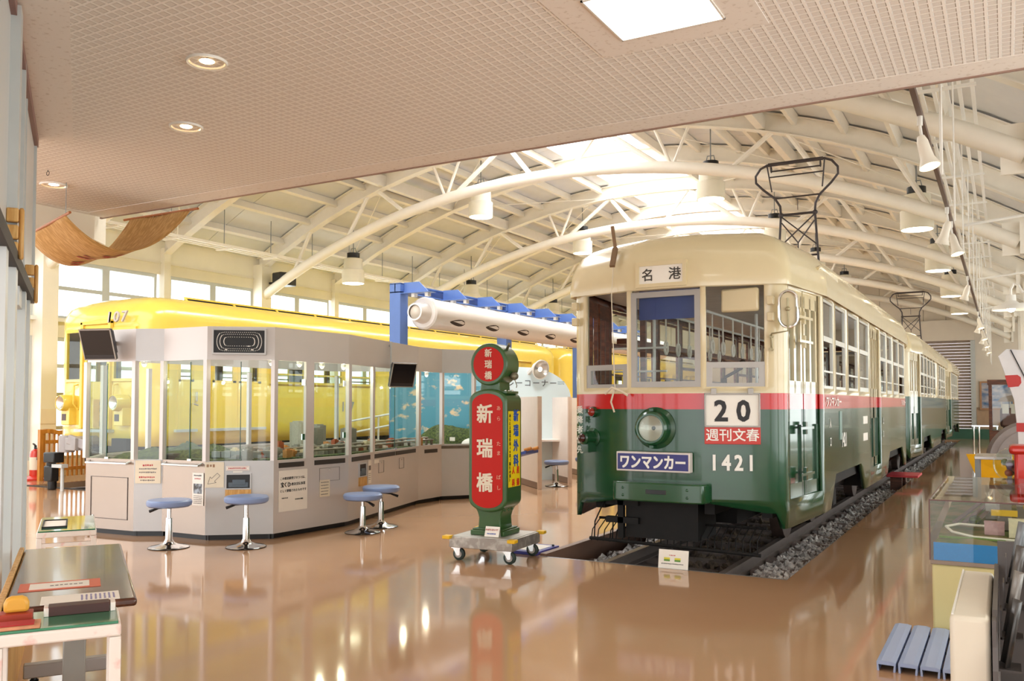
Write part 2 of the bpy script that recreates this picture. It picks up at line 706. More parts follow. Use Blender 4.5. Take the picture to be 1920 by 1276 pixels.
for i, y in enumerate(range(-6, 44, 5)):
    wf = MB()
    for yy in (y + .6, y + 2.75, y + 4.9):
        wf.box(4.05, 4.12, yy, yy + .1, .5, 3.3)
    for zz in (.5, 1.9, 3.22):
        wf.box(4.05, 4.12, y + .6, y + 5, zz, zz + .08)
    o = struct(wf.build('window_%d' % wn, ALU, smooth=0))
    p = MB()
    p.quad((4.09, y + .6, .5), (4.09, y + 5, .5), (4.09, y + 5, 3.3), (4.09, y + .6, 3.3))
    p.build('pane', GLASS, o, smooth=0)
    wn += 1
for y in (10.9, 16.9, 22.9, 28.9, 34.9, 40.9):
    c = MB()
    c.box(.5, .75, y - .12, y + .12, 0, 5)
    struct(c.build('column', STEEL_CREAM, smooth=0))

# ------------------------------------------------------------------ low soffit over the entrance
SZ = 3.7


def soffit_mat():
    m = mat('acoustic_soffit', '#f0e9e1', 0.85, var=0.02)
    nt = m.node_tree
    b = nt.nodes['Principled BSDF']
    tc = nt.nodes.new('ShaderNodeTexCoord')
    hs = []
    for rot, sc in ((0, 4.7), (1, 4.7)):
        mp = nt.nodes.new('ShaderNodeMapping')
        mp.inputs['Location'].default_value = (0.02, 0, 0)
        nt.links.new(tc.outputs['Object'], mp.inputs['Vector'])
        w = nt.nodes.new('ShaderNodeTexWave')
        w.bands_direction = 'Y' if rot == 0 else 'X'
        w.inputs['Scale'].default_value = sc
        nt.links.new(mp.outputs['Vector'], w.inputs['Vector'])
        r = nt.nodes.new('ShaderNodeValToRGB')
        r.color_ramp.elements[0].position = .72
        r.color_ramp.elements[1].position = .86
        nt.links.new(w.outputs['Fac'], r.inputs['Fac'])
        hs.append(r.outputs['Color'])
    mx = nt.nodes.new('ShaderNodeMath')
    mx.operation = 'MAXIMUM'
    nt.links.new(hs[0], mx.inputs[0])
    nt.links.new(hs[1], mx.inputs[1])
    cr = nt.nodes.new('ShaderNodeValToRGB')
    cr.color_ramp.elements[0].color = rgb('#e6dfd7')
    cr.color_ramp.elements[1].color = rgb('#f8f3ec')
    nt.links.new(mx.outputs[0], cr.inputs['Fac'])
    nt.links.new(cr.outputs['Color'], b.inputs['Base Color'])
    bp = nt.nodes.new('ShaderNodeBump')
    bp.inputs['Strength'].default_value = .7
    bp.inputs['Distance'].default_value = .02
    nt.links.new(mx.outputs[0], bp.inputs['Height'])
    nt.links.new(bp.outputs['Normal'], b.inputs['Normal'])
    return m


SOFFIT = soffit_mat()
PLAIN = two_tone('speckled_plaster', 'noise', '#ddd3c8', '#f0e9e1', 0.85, scale=26, lo=.3, hi=.42, detail=2)
W0 = Vector((-6.955, 4.298, 0))
WD = Vector((.826, -.564, 0)).normalized()
WN = Vector((.564, .826, 0)).normalized()


def wp(s, n=0.0, z=0.0):
    p = W0 + WD * s + WN * n
    return Vector((p.x, p.y, z))


SK = (-1.98, -1.35, 4.27, 4.87)
so = MB()
YB = -5.5
so.box(-9.15, SK[0], YB, 6.3, SZ, SZ + .3)
so.box(SK[0], 5, SK[3], 6.3, SZ, SZ + .3)
so.box(SK[1], 5, YB, SK[3], SZ, SZ + .3)
so.box(SK[0], SK[1], YB, SK[2], SZ, SZ + .3)
struct(so.build('ceiling_soffit', SOFFIT, smooth=0))
b = MB()
b.box(-9.24, 5, 6.3, 6.56, SZ - .004, SZ + .5)
b.box(-9.24, -9.15, 4.9, 6.3, SZ - .004, SZ + .5)
struct(b.build('trim_7', PLAIN, smooth=0))
b = MB()
b.prism([tuple(wp(0, -.1)[:2]), tuple(wp(9.5, -.1)[:2]), tuple(wp(9.5, .285)[:2]), tuple(wp(0, .285)[:2])], SZ - .004, SZ + .3)
struct(b.build('trim_8', PLAIN, smooth=0))
b = MB()
b.box(-9.3, 5, 6.56, 6.585, SZ - .012, SZ + .02)
struct(b.build('trim_9', mat('edge_bead', '#9c7f72', .5), smooth=0))
b = MB()
for x0, x1, y0, y1 in ((SK[0] - .2, SK[1] + .2, SK[2] - .2, SK[2]), (SK[0] - .2, SK[1] + .2, SK[3], SK[3] + .2), (SK[0] - .2, SK[0], SK[2], SK[3]), (SK[1], SK[1] + .2, SK[2], SK[3])):
    b.box(x0, x1, y0, y1, SZ - .004, SZ + .02)
struct(b.build('trim_10', PLAIN, smooth=0))
b = MB()
b.box(-9.6, 5, 6.42, 6.56, SZ + .3, 8)
struct(b.build('wall_front', PINKWALL, smooth=0))
b = MB()
b.prism([(-10.2, 5.6), (-9.24, 5.6), (-9.24, 6.45), (-9.45, 6.75), (-10.2, 6.75)], 3.42, 3.9)
struct(b.build('trim_11', CREAM, smooth=0))

# ------------------------------------------------------------------ ceiling fittings
cl = thing('ceiling_light', 'bright square flush ceiling light in the low soffit', 'ceiling light', (-1.665, 4.57, SZ))
m = MB()
m.box(SK[0] + .012, SK[1] - .012, SK[2] + .012, SK[3] - .012, SZ + .01, SZ + .03)
m.build('diffuser', mat('light_diffuser', '#ffffff', .5, var=0, emit=6, ecol='#fff8ee'), cl, smooth=0)
m = MB()
for x0, x1, y0, y1 in ((SK[0], SK[0] + .012, SK[2], SK[3]), (SK[1] - .012, SK[1], SK[2], SK[3]), (SK[0], SK[1], SK[2], SK[2] + .012), (SK[0], SK[1], SK[3] - .012, SK[3])):
    m.box(x0, x1, y0, y1, SZ - .012, SZ + .03)
m.build('frame', WHITE, cl, smooth=0)
LAMPWARM = mat('lamp_warm', '#fff2d8', .5, var=0, emit=18, ecol='#ffe3b0')
LAMPCOOL = mat('lamp_cool', '#ffffff', .5, var=0, emit=14, ecol='#fff4e0')
for i, (x, y, lab) in enumerate(((-4.432, 3.869, 'round recessed downlight with warm glow, larger and higher of two in the soffit'),
                                 (-5.625, 4.712, 'round recessed downlight with warm glow, middle of three along the soffit'),
                                 (-8.285, 5.328, 'round recessed downlight near the hanging canvas, dimmest of three'))):
    d = thing('downlight', lab, 'downlight', (x, y, SZ), group='recessed downlights in the soffit')
    m = MB()
    M0 = Matrix.Translation((x, y, SZ))
    m.lathe([(.112, -.012), (.125, -.016), (.13, -.006), (.13, .02), (.112, .02)], 28, M0, caps=False)
    m.build('trim_ring', WHITE, d)
    m = MB()
    m.lathe([(.112, -.01), (.1, .01), (.06, .02)], 28, M0, caps=False)
    m.build('reflector', mat('reflector', '#f2d7b8', .25, metal=.8, var=0, emit=.5, ecol='#ffd9a8'), d)
    m = MB()
    m.ball((x, y, SZ + .005), (.05, .05, .016))
    m.build('bulb', LAMPWARM if i < 2 else LAMPCOOL, d)
h = MB()
h.tube([Vector((-7.82 + .02 * cos(t * pi / 6), 4.968, SZ - .03 + .02 * sin(t * pi / 6))) for t in range(12)], .003, 6, closed=True)
h.cyl((-7.82, 4.968, SZ - .01), (-7.82, 4.968, SZ), .004)
tag(h.build('ceiling_hook', DARK), 'small ring hook screwed into the soffit beside the dim downlight', 'hook')
# ------------------------------------------------------------------ rails and ballast
RAILTOP = mat('rail_steel', '#8a7f7b', 0.35, metal=0.6, var=0.1)


def rail(x, y0, y1, z):
    m = MB()
    prof = [(-.055, 0), (.055, 0), (.055, .012), (.012, .03), (.012, .09), (.032, .1), (.032, .13), (-.032, .13), (-.032, .1), (-.012, .09), (-.012, .03), (-.055, .012)]
    M = Matrix(((1, 0, 0, x), (0, 0, 1, 0), (0, 1, 0, z), (0, 0, 0, 1)))
    m.prism(prof, y0, y1, M)
    return m


TX = -2.82
for x, lab in ((TX + .57, 'rusty rail beside the ballast strip, under the door side of the green trams'), (TX - .57, 'rusty rail beside the dark pit plank, under the green trams')):
    tag(rail(x, 7.78, 40.8, -.15).build('rail', [RAILTOP], smooth=0), lab, 'rail')
for x, lab in ((-14.16 + .6, 'rail under the yellow train on the side of the model cabinet'), (-14.16 - .6, 'rail under the yellow train on the window side')):
    tag(rail(x, 9.8, 43, -.15).build('rail', [RAILTOP], smooth=0), lab, 'rail')
sl = MB()
for i in range(44):
    y = 7.95 + i * .62
    sl.box(-2.18, -1.67, y, y + .22, -.26, -.105)
    sl.box(-3.95, -2.3, y, y + .2, -.26, -.175)
o = sl.build('railway_sleepers', mat('sleeper', '#7b6d68', .8, var=.2, scale=14, bump=.3), smooth=0)
o['kind'] = 'stuff'
tag(o, 'weathered sleepers showing through the ballast of the tram track', 'sleepers')
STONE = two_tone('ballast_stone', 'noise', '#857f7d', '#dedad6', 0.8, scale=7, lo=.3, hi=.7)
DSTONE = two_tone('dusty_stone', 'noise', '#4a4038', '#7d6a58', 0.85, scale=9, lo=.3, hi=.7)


def stones(n, xr, yr, zr, s0, s1, seed):
    rnd = random.Random(seed)
    m = MB()
    for _ in range(n):
        x, y = rnd.uniform(*xr), yr[0] + (yr[1] - yr[0]) * rnd.random() ** 1.5
        s = rnd.uniform(s0, s1) * (1 if y < 20 else 1.5)
        vs = []
        for v in ((1, 0, 0), (-1, 0, 0), (0, 1, 0), (0, -1, 0), (0, 0, 1), (0, 0, -1)):
            vs.append(Vector(v) * s * rnd.uniform(.6, 1.2) + Vector((rnd.uniform(-.3, .3) * s, rnd.uniform(-.3, .3) * s, 0)))
        M = Matrix.Translation((x, y, rnd.uniform(*zr))) @ Matrix.Rotation(rnd.uniform(0, 6), 4, 'Z') @ Matrix.Rotation(rnd.uniform(0, 6), 4, 'X')
        m.add(vs, [(0, 2, 4), (2, 1, 4), (1, 3, 4), (3, 0, 4), (2, 0, 5), (1, 2, 5), (3, 1, 5), (0, 3, 5)], M)
    return m


o = stones(4200, (-2.11, -1.71), (7.85, 40.5), (-.155, -.1), .018, .042, 3).build('ballast_gravel', STONE, smooth=0)
o['kind'] = 'stuff'
tag(o, 'grey broken stone ballast along the door side of the tram track', 'ballast')
o = stones(700, (-3.9, -3.52), (7.85, 20), (-.22, -.16), .025, .05, 4).build('ballast_gravel', STONE, smooth=0)
o['kind'] = 'stuff'
tag(o, 'pale stone ballast between the dark plank and the rail', 'ballast')
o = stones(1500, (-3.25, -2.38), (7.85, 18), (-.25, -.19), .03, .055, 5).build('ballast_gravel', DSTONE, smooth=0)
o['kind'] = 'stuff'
tag(o, 'dusty dark ballast between the rails in front of the green tram', 'ballast')

# ------------------------------------------------------------------ rail vehicles
GREEN = mat('tram_green', '#184829', 0.22, var=0.08, scale=3, coat=.4)
REDP = mat('tram_red', '#c80d08', 0.22, var=0.03, coat=.4)
TCREAM = mat('tram_cream', '#dccba4', 0.22, var=0.02, coat=.4)
TROOF = mat('tram_roof', '#dcc9ab', 0.35, var=0.03, coat=.2)
INWOOD = two_tone('tram_interior_wood', 'noise', '#5b2d19', '#7a4227', 0.35, stretch=(3, 3, 12), scale=2)
INWHITE = mat('tram_ceiling', '#f4f1ea', 0.4)
SASH = mat('sash_grey', '#a8a29c', 0.4, metal=.3, var=.03)
SASHWHITE = mat('sash_white', '#dcdad2', 0.3, metal=.2, var=.02)
YEL = mat('train_yellow', '#ebcd58', 0.2, var=0.02, coat=.5)
UNDER = mat('underframe', '#15110f', 0.75, var=0.25, scale=10)
SEATG = mat('seat_moquette', '#3d5a3a', 0.8)


def body(path, holes, levels, zbot, roof, length, ycen, hw, skin, name, parent, inset=None, th=.045):
    """Body shell over a closed plan path. path: (x, y) points; holes: {segment index: (z0, z1)};
    levels: rising z breaks with the material of the band above each; roof: (inset, z) rings."""
    n = len(path)
    zs = [z for z, _ in levels]
    vs, fs, ms = [], [], []

    def shift(p, d):
        return (p[0] * (1 - d / hw), ycen + (p[1] - ycen) * (1 - d / (length / 2)))
    ring = []
    for li, z in enumerate(zs):
        row = []
        for p in path:
            q = shift(p, inset(z) if inset else 0)
            row.append(len(vs))
            zb_ = zbot(p)
            vs.append((q[0], q[1], zb_ if li == 0 else max(z, zb_ + .002 * li)))
        ring.append(row)
    for li in range(len(zs) - 1):
        for i in range(n):
            j = (i + 1) % n
            h = holes.get(i)
            if h:
                hz = [h] if isinstance(h, tuple) else h
                if any(a - 1e-4 <= zs[li] and zs[li + 1] <= b + 1e-4 for a, b in hz):
                    continue
            fs.append((ring[li][i], ring[li][j], ring[li + 1][j], ring[li + 1][i]))
            ms.append(levels[li][1])
    last = ring[-1]
    rm = levels[-1][1]
    for d, z in roof:
        row = []
        for p in path:
            q = shift(p, d)
            row.append(len(vs))
            vs.append((q[0], q[1], z))
        for i in range(n):
            j = (i + 1) % n
            fs.append((last[i], last[j], row[j], row[i]))
            ms.append(rm)
        last = row
    fs.append(tuple(last))
    ms.append(rm)
    m = MB()
    m.v = [Vector((x, y, z)) for x, y, z in vs]
    m.f = [list(f) for f in fs]
    m.m = ms
    M = wm(parent)
    m.v = [M @ v for v in m.v]
    o = m.build(name, skin, parent, smooth=40)
    sd = o.modifiers.new('thickness', 'SOLIDIFY')
    sd.thickness = th
    sd.offset = -1
    sd.material_offset = 20
    sd.material_offset_rim = 0
    return o


def win(parent, A, B, z0, z1, mats, bars=(), fw=.035, inset=.015, panes=True, name='window', glass=None, t=.03):
    """A framed window along A-B (local plan points): frame mesh with its pane as a sub-part."""
    A, B = Vector((A[0], A[1], 0)), Vector((B[0], B[1], 0))
    d = (B - A).normalized()
    nrm = Vector((d.y, -d.x, 0))
    o = -nrm * inset
    m = MB()
    P = lambda s, z: A + d * s + o + Vector((0, 0, z))
    L = (B - A).length
    m.beam(P(0, z0 + fw / 2), P(L, z0 + fw / 2), t, fw)
    m.beam(P(0, z1 - fw / 2), P(L, z1 - fw / 2), t, fw)
    m.beam(P(fw / 2, z0 + fw), P(fw / 2, z1 - fw), t, fw, up=Vector((d.x, d.y, 0)))
    m.beam(P(L - fw / 2, z0 + fw), P(L - fw / 2, z1 - fw), t, fw, up=Vector((d.x, d.y, 0)))
    for zb, hb in bars:
        m.beam(P(fw, zb), P(L - fw, zb), t * .9, hb)
    M = wm(parent)
    m.v = [M @ v for v in m.v]
    f = m.build(name, mats, parent, smooth=0)
    for (za, zb) in (panes if panes is not True else [(z0, z1)]):
        g = MB()
        g.quad(P(0, za), P(L, za), P(L, zb), P(0, zb))
        g.v = [M @ v for v in g.v]
        g.build('pane', glass or GLASS, f, smooth=0)
    return f


def local(mb, parent):
    M = wm(parent)
    mb.v = [M @ v for v in mb.v]
    return mb


def tram(name, label, loc, L, red, sides, sill, group=None, detail=True, dark_front=False):
    """A bogie tram: tapered three-facet ends, sash windows, arched roof."""
    T = thing(name, label, 'tram', loc)
    half = [(0, 0), (.345, 0), (.395, .012), (.90, .165), (.985, .2), (1.04, .235), (1.066, .29), (1.075, .37), (1.19, 1.33), (1.2, 1.40)]
    top = [(s, False) for s in half]
    rear = [(x, L - y) for x, y in reversed(half)]
    # side run with window breaks
    ybr = []
    for a, b, k in sides:
        ybr += [a, b]
    right = half + [(1.2, y) for y in ybr if 1.42 < y < L - 1.42] + rear
    left = [(-x, y) for x, y in reversed(right)]
    path = right + left[1:-1]
    holes = {}
    z1 = 2.6
    n = len(right)

    def idx(x, y):
        for i, p in enumerate(path):
            if abs(p[0] - x) < 1e-6 and abs(p[1] - y) < 1e-6:
                return i
    zw = sill + .06
    segs = []
    for (xa, ya), (xb, yb), k in [((0, 0), (.345, 0), 'front'), ((.395, .012), (.90, .165), 'front'), ((1.075, .37), (1.19, 1.33), 'door')]:
        segs += [((xa, ya), (xb, yb), k, 1), ((-xb, yb), (-xa, ya), k, -1)]
        if k == 'front':
            segs += [((xb, L - yb), (xa, L - ya), k, 2), ((-xa, L - ya), (-xb, L - yb), k, 2)]
        else:
            segs += [((xb, L - yb), (xa, L - ya), 'solid', 1), ((-xa, L - ya), (-xb, L - yb), 'solid', 1)]
    for a, b, k in sides:
        segs += [((1.2, a), (1.2, b), k, 1), ((-1.2, b), (-1.2, a), k if k != 'door' else 'window', -1)]
    for A, B, k, sd in segs:
        i = idx(*A)
        if k == 'solid' or i is None:
            continue
        holes[i] = (.62, z1) if k == 'door' else (zw, z1)

    def zbot(p):
        y, ax = p[1], abs(p[0])
        if y < .5 or y > L - .5:
            return .58 if ax < .9 else (.5 if ax < 1.0 else .36)
        for c in (3.05, L - 3.05):
            if c - 1.3 < y < c + 1.3:
                e = abs(y - c)
                return .74 if e < .95 else .42 + .32 * (1.3 - e) / .35
        return .36 + .03 * min(1, y)
    # extra path points for the wheel arches
    pts2, map2 = [], {}
    for i, p in enumerate(path):
        q = path[(i + 1) % len(path)]
        map2[len(pts2)] = i
        pts2.append(p)
        if abs(p[0] - q[0]) < 1e-6 and abs(abs(p[0]) - 1.2) < 1e-6:
            lo, hi = sorted((p[1], q[1]))
            ex = [c + e for c in (3.05, L - 3.05) for e in (-1.3, -.95, .95, 1.3) if lo + .02 < c + e < hi - .02]
            if q[1] < p[1]:
                ex = sorted(ex, reverse=True)
            else:
                ex = sorted(ex)
            for y in ex:
                map2[len(pts2)] = i
                pts2.append((p[0], y))
    holes2 = {j: holes[i] for j, i in map2.items() if i in holes}
    if red:
        lv = [(.4, 0), (.62, 0), (1.45, 1), (sill, 2), (zw, 2), (z1, 2), (2.66, 2)]
    else:
        lv = [(.4, 0), (.62, 0), (1.4, 0), (sill, 2), (zw, 2), (z1, 2), (2.66, 2)]
    rf = [(-.05, 2.6), (-.055, 2.66), (-.04, 2.8), (-.005, 2.9), (.05, 3.0), (.14, 3.08), (.3, 3.15), (.55, 3.2), (.85, 3.24), (1.1, 3.25)]
    body(pts2, holes2, lv, zbot, rf, L, L / 2, 1.2, [GREEN, REDP, TCREAM, INWOOD], 'body', T)
    rng = random.Random(5)
    for A, B, k, sd in segs:
        if idx(*A) is None or k == 'solid':
            continue
        if k == 'front':
            if A[0] * B[0] == 0:
                continue
            win(T, A, B, zw - .02, zw + .23, SASH, fw=.055, inset=.02) if sd != 2 else win(T, A, B, zw, z1 - .02, SASH, fw=.045)
        elif k == 'door':
            d = MB()
            a, b = Vector((A[0], A[1], 0)), Vector((B[0], B[1], 0))
            if A[1] > B[1]:
                a, b = b, a
            u = (b - a)
            nr = Vector((u.y, -u.x, 0)).normalized() * (1 if A[0] > 0 else -1)
            for q in range(2):
                p, r = a + u * (.03 + q * .49) - nr * .05, a + u * (.49 + q * .48) - nr * .05
                m = (p + r) / 2
                d.mat(0)
                for z0_, z1_ in ((.62, .75), (1.3, 1.45)):
                    d.beam(p + Vector((0, 0, (z0_ + z1_) / 2)), r + Vector((0, 0, (z0_ + z1_) / 2)), .04, z1_ - z0_)
                for s in (.06, .94):
                    c = p + (r - p) * s
                    d.beam(c + Vector((0, 0, .62)), c + Vector((0, 0, 1.45)), .06, .04, up=nr)
                d.beam(p + nr * -.01 + Vector((0, 0, 1.0)), r - nr * .01 + Vector((0, 0, 1.0)), .02, .8)
                d.mat(1 if red else 0)
                d.beam(p + Vector((0, 0, (1.45 + sill) / 2)), r + Vector((0, 0, (1.45 + sill) / 2)), .04, sill - 1.45)
                d.mat(2)
                d.beam(p + Vector((0, 0, sill + .06)), r + Vector((0, 0, sill + .06)), .04, .12)
                d.beam(p + Vector((0, 0, 2.52)), r + Vector((0, 0, 2.52)), .04, .16)
                for s in (.08, .5, .92):
                    c = p + (r - p) * s
                    d.beam(c + Vector((0, 0, sill)), c + Vector((0, 0, 2.55)), .05, .04, up=nr)
            dd = local(d, T).build('door', [GREEN, REDP, TCREAM] if A[0] > 0 else [INWOOD, INWOOD, INWOOD], T, smooth=0)
            g = MB()
            p, r = a + u * .03 - nr * .05, a + u * .97 - nr * .05
            g.quad(p + Vector((0, 0, sill)), r + Vector((0, 0, sill)), r + Vector((0, 0, 2.5)), p + Vector((0, 0, 2.5)))
            local(g, T).build('pane', GLASS, dd, smooth=0)
        else:
            st = rng.random()
            z2 = 2.18
            low = [(zw, z2)] if st < .35 else ([(2.0, z2)] if st < .6 else [])
            bars = [(z2, .055), (zw + .18, .02)]
            if st < .35:
                bars.append((zw + .03, .05))
            elif st < .6:
                bars.append((2.0, .04))
            win(T, A, B, zw, z1 - .01, SASHWHITE if sd == 1 else INWOOD, bars=bars, fw=.03, panes=[(z2, z1)] + low, inset=.02)
    # centre front and rear windows
    for y, s in ((0, 1), (L, -1)):
        win(T, (-.345 * s, y), (.345 * s, y), zw, z1 - .02, SASH, fw=.055, inset=.012)
    # inside: floor, ceiling, benches, rails
    i_ = MB()
    i_.prism([(-1.02, .3), (1.02, .3), (1.14, 1.4), (1.14, L - 1.4), (1.02, L - .3), (-1.02, L - .3), (-1.14, L - 1.4), (-1.14, 1.4)], .75, .8)
    local(i_, T).build('floor_board', INWOOD, T, smooth=0)
    i_ = MB()
    i_.prism([(-.98, .35), (.98, .35), (1.1, 1.4), (1.1, L - 1.4), (.98, L - .35), (-.98, L - .35), (-1.1, L - 1.4), (-1.1, 1.4)], 2.66, 2.7)
    local(i_, T).build('inner_ceiling', INWHITE, T, smooth=0)
    for s in (-1, 1):
        i_ = MB()
        i_.box(s * .72, s * 1.12, 1.9, L - 1.9, .82, 1.22)
        local(i_, T).build('bench_seat', SEATG, T, bevel=.02)
    u_ = MB()
    u_.prism([(-.98, .35), (.98, .35), (1.12, 1.4), (1.12, L - 1.4), (.98, L - .35), (-.98, L - .35), (-1.12, L - 1.4), (-1.12, 1.4)], .6, .74)
    u_.box(-.35, .35, 1.2, L - 1.2, .25, .6)
    u_.box(-1.1, 1.1, 4.6, L - 4.6, .4, .6)
    u_.box(-.55, .2, .35, .95, .16, .55)
    for x in (-.85, -.3, .3, .85):
        u_.beam((x, .4, .5), (x, L - .4, .5), .1, .14)
    local(u_, T).build('underframe', UNDER, T, smooth=0)
    for c in (3.05, L - 3.05):
        b_ = MB()
        b_.box(-.75, .75, c - .15, c + .15, .32, .5)
        for s in (-1, 1):
            b_.beam((s * .78, c - 1.05, .38), (s * .78, c + 1.05, .38), .1, .16)
            for e in (-.75, .75):
                b_.box(s * .7, s * .9, c + e - .12, c + e + .12, .22, .5)
        bo = local(b_, T).build('bogie', UNDER, T, smooth=0)
        for e in (-.75, .75):
            for s in (-1, 1):
                w = MB()
                w.cyl((s * .5, c + e, .3), (s * .63, c + e, .3), .32, n=20)
                local(w, T).build('wheel', RUST, bo)
    return T


sidesA = [(1.43, 2.03, 'w'), (2.17, 2.87, 'w'), (3.07, 3.85, 'w'), (4.0, 4.85, 'w'), (5.0, 6.05, 'door'), (6.17, 6.85, 'w'), (7.0, 7.68, 'w'), (7.9, 8.68, 'w'), (8.78, 9.7, 'w')]
TA = tram('tram', 'green, red and cream tram with route plate 20, nearest on its track', (TX, 7.98, 0), 11.2, True, sidesA, 1.6)
sidesB = [(a, b, 'w') for a, b in ((1.5, 2.3), (2.45, 3.25), (3.4, 4.2), (4.35, 5.15), (5.3, 6.1), (7.6, 8.4), (8.55, 9.35), (9.5, 10.3))]
TB = tram('tram', 'green and cream tram without red band, directly behind the tram with route plate 20', (TX, 19.9, 0), 12.3, False, sidesB, 1.66)
TC = tram('tram', 'green and cream tram at the end of the track by the roller shutter', (TX, 32.4, 0), 8.2, False, [(a, a + .75, 'w') for a in (1.5, 2.4, 3.3, 4.2, 5.1)], 1.66)

# --- fittings of the near tram (world coordinates: x about TX)
FY = 7.98


def P(x, y, z):
    return Vector((TX + x, FY + y, z))


hl = MB()
Mh = frame(P(-.1, -.005, 1.27), (1, 0, 0), (0, 0, 1))
hl.lathe([(.2, -.02), (.2, .01), (.165, .025), (.16, .13), (.14, .15), (.125, .15), (.12, .13)], 30, Mh, caps=False)
for s in (-1, 1):
    hl.box(TX - .1 - .02, TX - .1 + .02, FY - .12, FY - .02, 1.27 + s * .175 - .012, 1.27 + s * .175 + .012)
ho = hl.build('headlight', GREEN, TA)
g = MB()
g.lathe([(.128, .115), (.11, .1), (.06, .065), (.02, .05)], 26, Mh, caps=False)
g.build('reflector', mat('lamp_reflector', '#e0d0c2', .35, metal=.15), ho)
g = MB()
g.lathe([(.128, .125), (.09, .145), (.03, .155)], 26, Mh)
g.build('lens', GLASS, ho)
for x, z, big in ((-.80, 1.42, 0), (-.82, 1.16, 1)):
    ln = Vector((-.35, -.94, 0)).normalized()
    base = P(x, .15, z)
    M1 = frame(base, (-ln.y, ln.x, 0), (0, 0, 1))
    m = MB()
    if big:
        m.lathe([(.1, -.02), (.1, .012), (.07, .02), (.065, .14), (.05, .15)], 22, M1)
        m.box(-.05, .05, -.14, -.03, 0, .12, M1)
    else:
        m.lathe([(.055, -.02), (.055, .03), (.05, .05)], 18, M1)
    lo = m.build('marker_lamp', GREEN, TA)
    m = MB()
    m.ball((0, 0, .16 if big else .05), (.045, .045, .03), M=M1)
    m.build('lens', mat('red_lens', '#8e1a12' if not big else '#3a0d10', .1, coat=.5), lo)
# bumper
bp = MB()
pts = [(-.5, -.1), (-.47, -.17), (-.40, -.2), (.34, -.2), (.41, -.17), (.44, -.1), (.44, .02), (-.5, .02)]
bp.prism([(TX + x, FY + y) for x, y in pts], .585, .765)
bo = bp.build('bumper', GREEN, TA, bevel=.015)
m = MB()
m.box(TX - .13, TX + .07, FY - .203, FY - .195, .66, .70)
m.build('slot', BLACK, bo, bevel=.002)
m = MB()
for x in (-.36, .27):
    for z in (.64, .71):
        m.ball((TX + x, FY - .2, z), (.014, .008, .014), 8, 5)
m.build('bolt', GREEN, bo)
# lifeguard net below the apron
lg = MB()
lg.tube([P(-.95, .35, .12), P(.8, .35, .08)], .018, 6)
lg.tube([P(-.95, .6, .3), P(.8, .6, .3)], .015, 6)
for i in range(26):
    x = -.93 + i * .068
    lg.tube([P(x, .34, .1), P(x - .02, .42, .2), P(x, .6, .31)], .006, 5)
for x in (-.9, -.7):
    lg.tube([P(x, .35, .12), P(x + .03, .3, .3), P(x + .1, .4, .52)], .008, 5)
lg.box(TX - .75, TX - .4, FY + .3, FY + .36, .3, .36)
lg.box(TX - .75, TX - .4, FY + .3, FY + .36, .48, .55)
lg.box(TX - .62, TX - .56, FY + .3, FY + .36, .15, .6)
lg.build('lifeguard', UNDER, TA)
# destination box
db = MB()
for a in ((-.27, -.235, 2.62, 2.86), (.2, .235, 2.62, 2.86)):
    db.box(TX + a[0], TX + a[1], FY - .075, FY + .02, a[2] + .03, a[3] - .04)
db.box(TX - .27, TX + .235, FY - .075, FY + .02, 2.82, 2.86)
db.box(TX - .27, TX + .235, FY - .075, FY + .02, 2.615, 2.65)
do = db.build('destination_box', TCREAM, TA, smooth=0)
m = MB()
m.box(TX - .235, TX + .2, FY - .058, FY + .02, 2.65, 2.82)
m.build('roll_blind', PAPER, do, smooth=0)
m = MB()
for ch, x in (('名', -.15), ('港', .12)):
    write(m, ch, .125, frame(P(x, -.0585, 2.735), (1, 0, 0), (0, 0, 1)), bold=.012)
m.build('lettering', mat('print_dark', '#3a332d', .6, var=0), do, smooth=0)
# one-man sign box
sg = MB()
sg.box(TX - .46, TX + .27, FY - .11, FY - .02, .86, 1.045)
so_ = sg.build('sign_box', mat('sign_frame', '#d8cdc6', .4), TA, bevel=.006)
m = MB()
m.box(TX - .445, TX + .255, FY - .113, FY - .1, .877, 1.028)
m.build('face', mat('sign_navy', '#2a2a72', .4), so_, smooth=0)
m = MB()
write(m, 'ワンマンカー', .142, frame(P(-.095, -.1135, .952), (1, 0, 0), (0, 0, 1)), bold=.035, sx=.78)
m.build('lettering', WHITEINK, so_, smooth=0)
# facet frame on the door side of the front
fa, fb = P(.395, .012, 0), P(.90, .165, 0)
fu = (fb - fa).normalized()
fn = Vector((fu.y, -fu.x, 0))


def FP(s, z, out=.0):
    return fa + fu * s + fn * out + Vector((0, 0, z))


rp = MB()
Mf = frame(FP(.23, 1.445, .03), fu, UP)
for a in ((-.25, -.235, -.16, .155), (.235, .25, -.16, .155)):
    rp.box(a[0], a[1], a[2], a[3], -.02, .035, Mf)
rp.box(-.25, .25, .14, .155, -.02, .035, Mf)
rp.box(-.25, .25, -.16, -.145, -.02, .035, Mf)
for x in (-.19, .14):
    rp.box(x, x + .05, .14, .2, -.02, .04, Mf)
ro = rp.build('route_plate', SASH, TA, bevel=.004)
m = MB()
m.box(-.235, .235, -.145, .14, -.02, .02, Mf)
m.build('face', PAPER, ro, smooth=0)
m = MB()
for ch, x in (('2', -.1), ('0', .1)):
    write(m, ch, .27, Mf @ Matrix.Translation((x, 0, .02)), bold=.03, sx=.95)
m.build('number', INK, ro, smooth=0)
m = MB()
Mg = frame(FP(.23, 1.215, .03), fu, UP)
m.box(-.25, .25, -.085, .085, -.02, .03, Mg)
ao = m.build('red_plate', mat('plate_red', '#c5372c', .4), TA, bevel=.004)
m = MB()
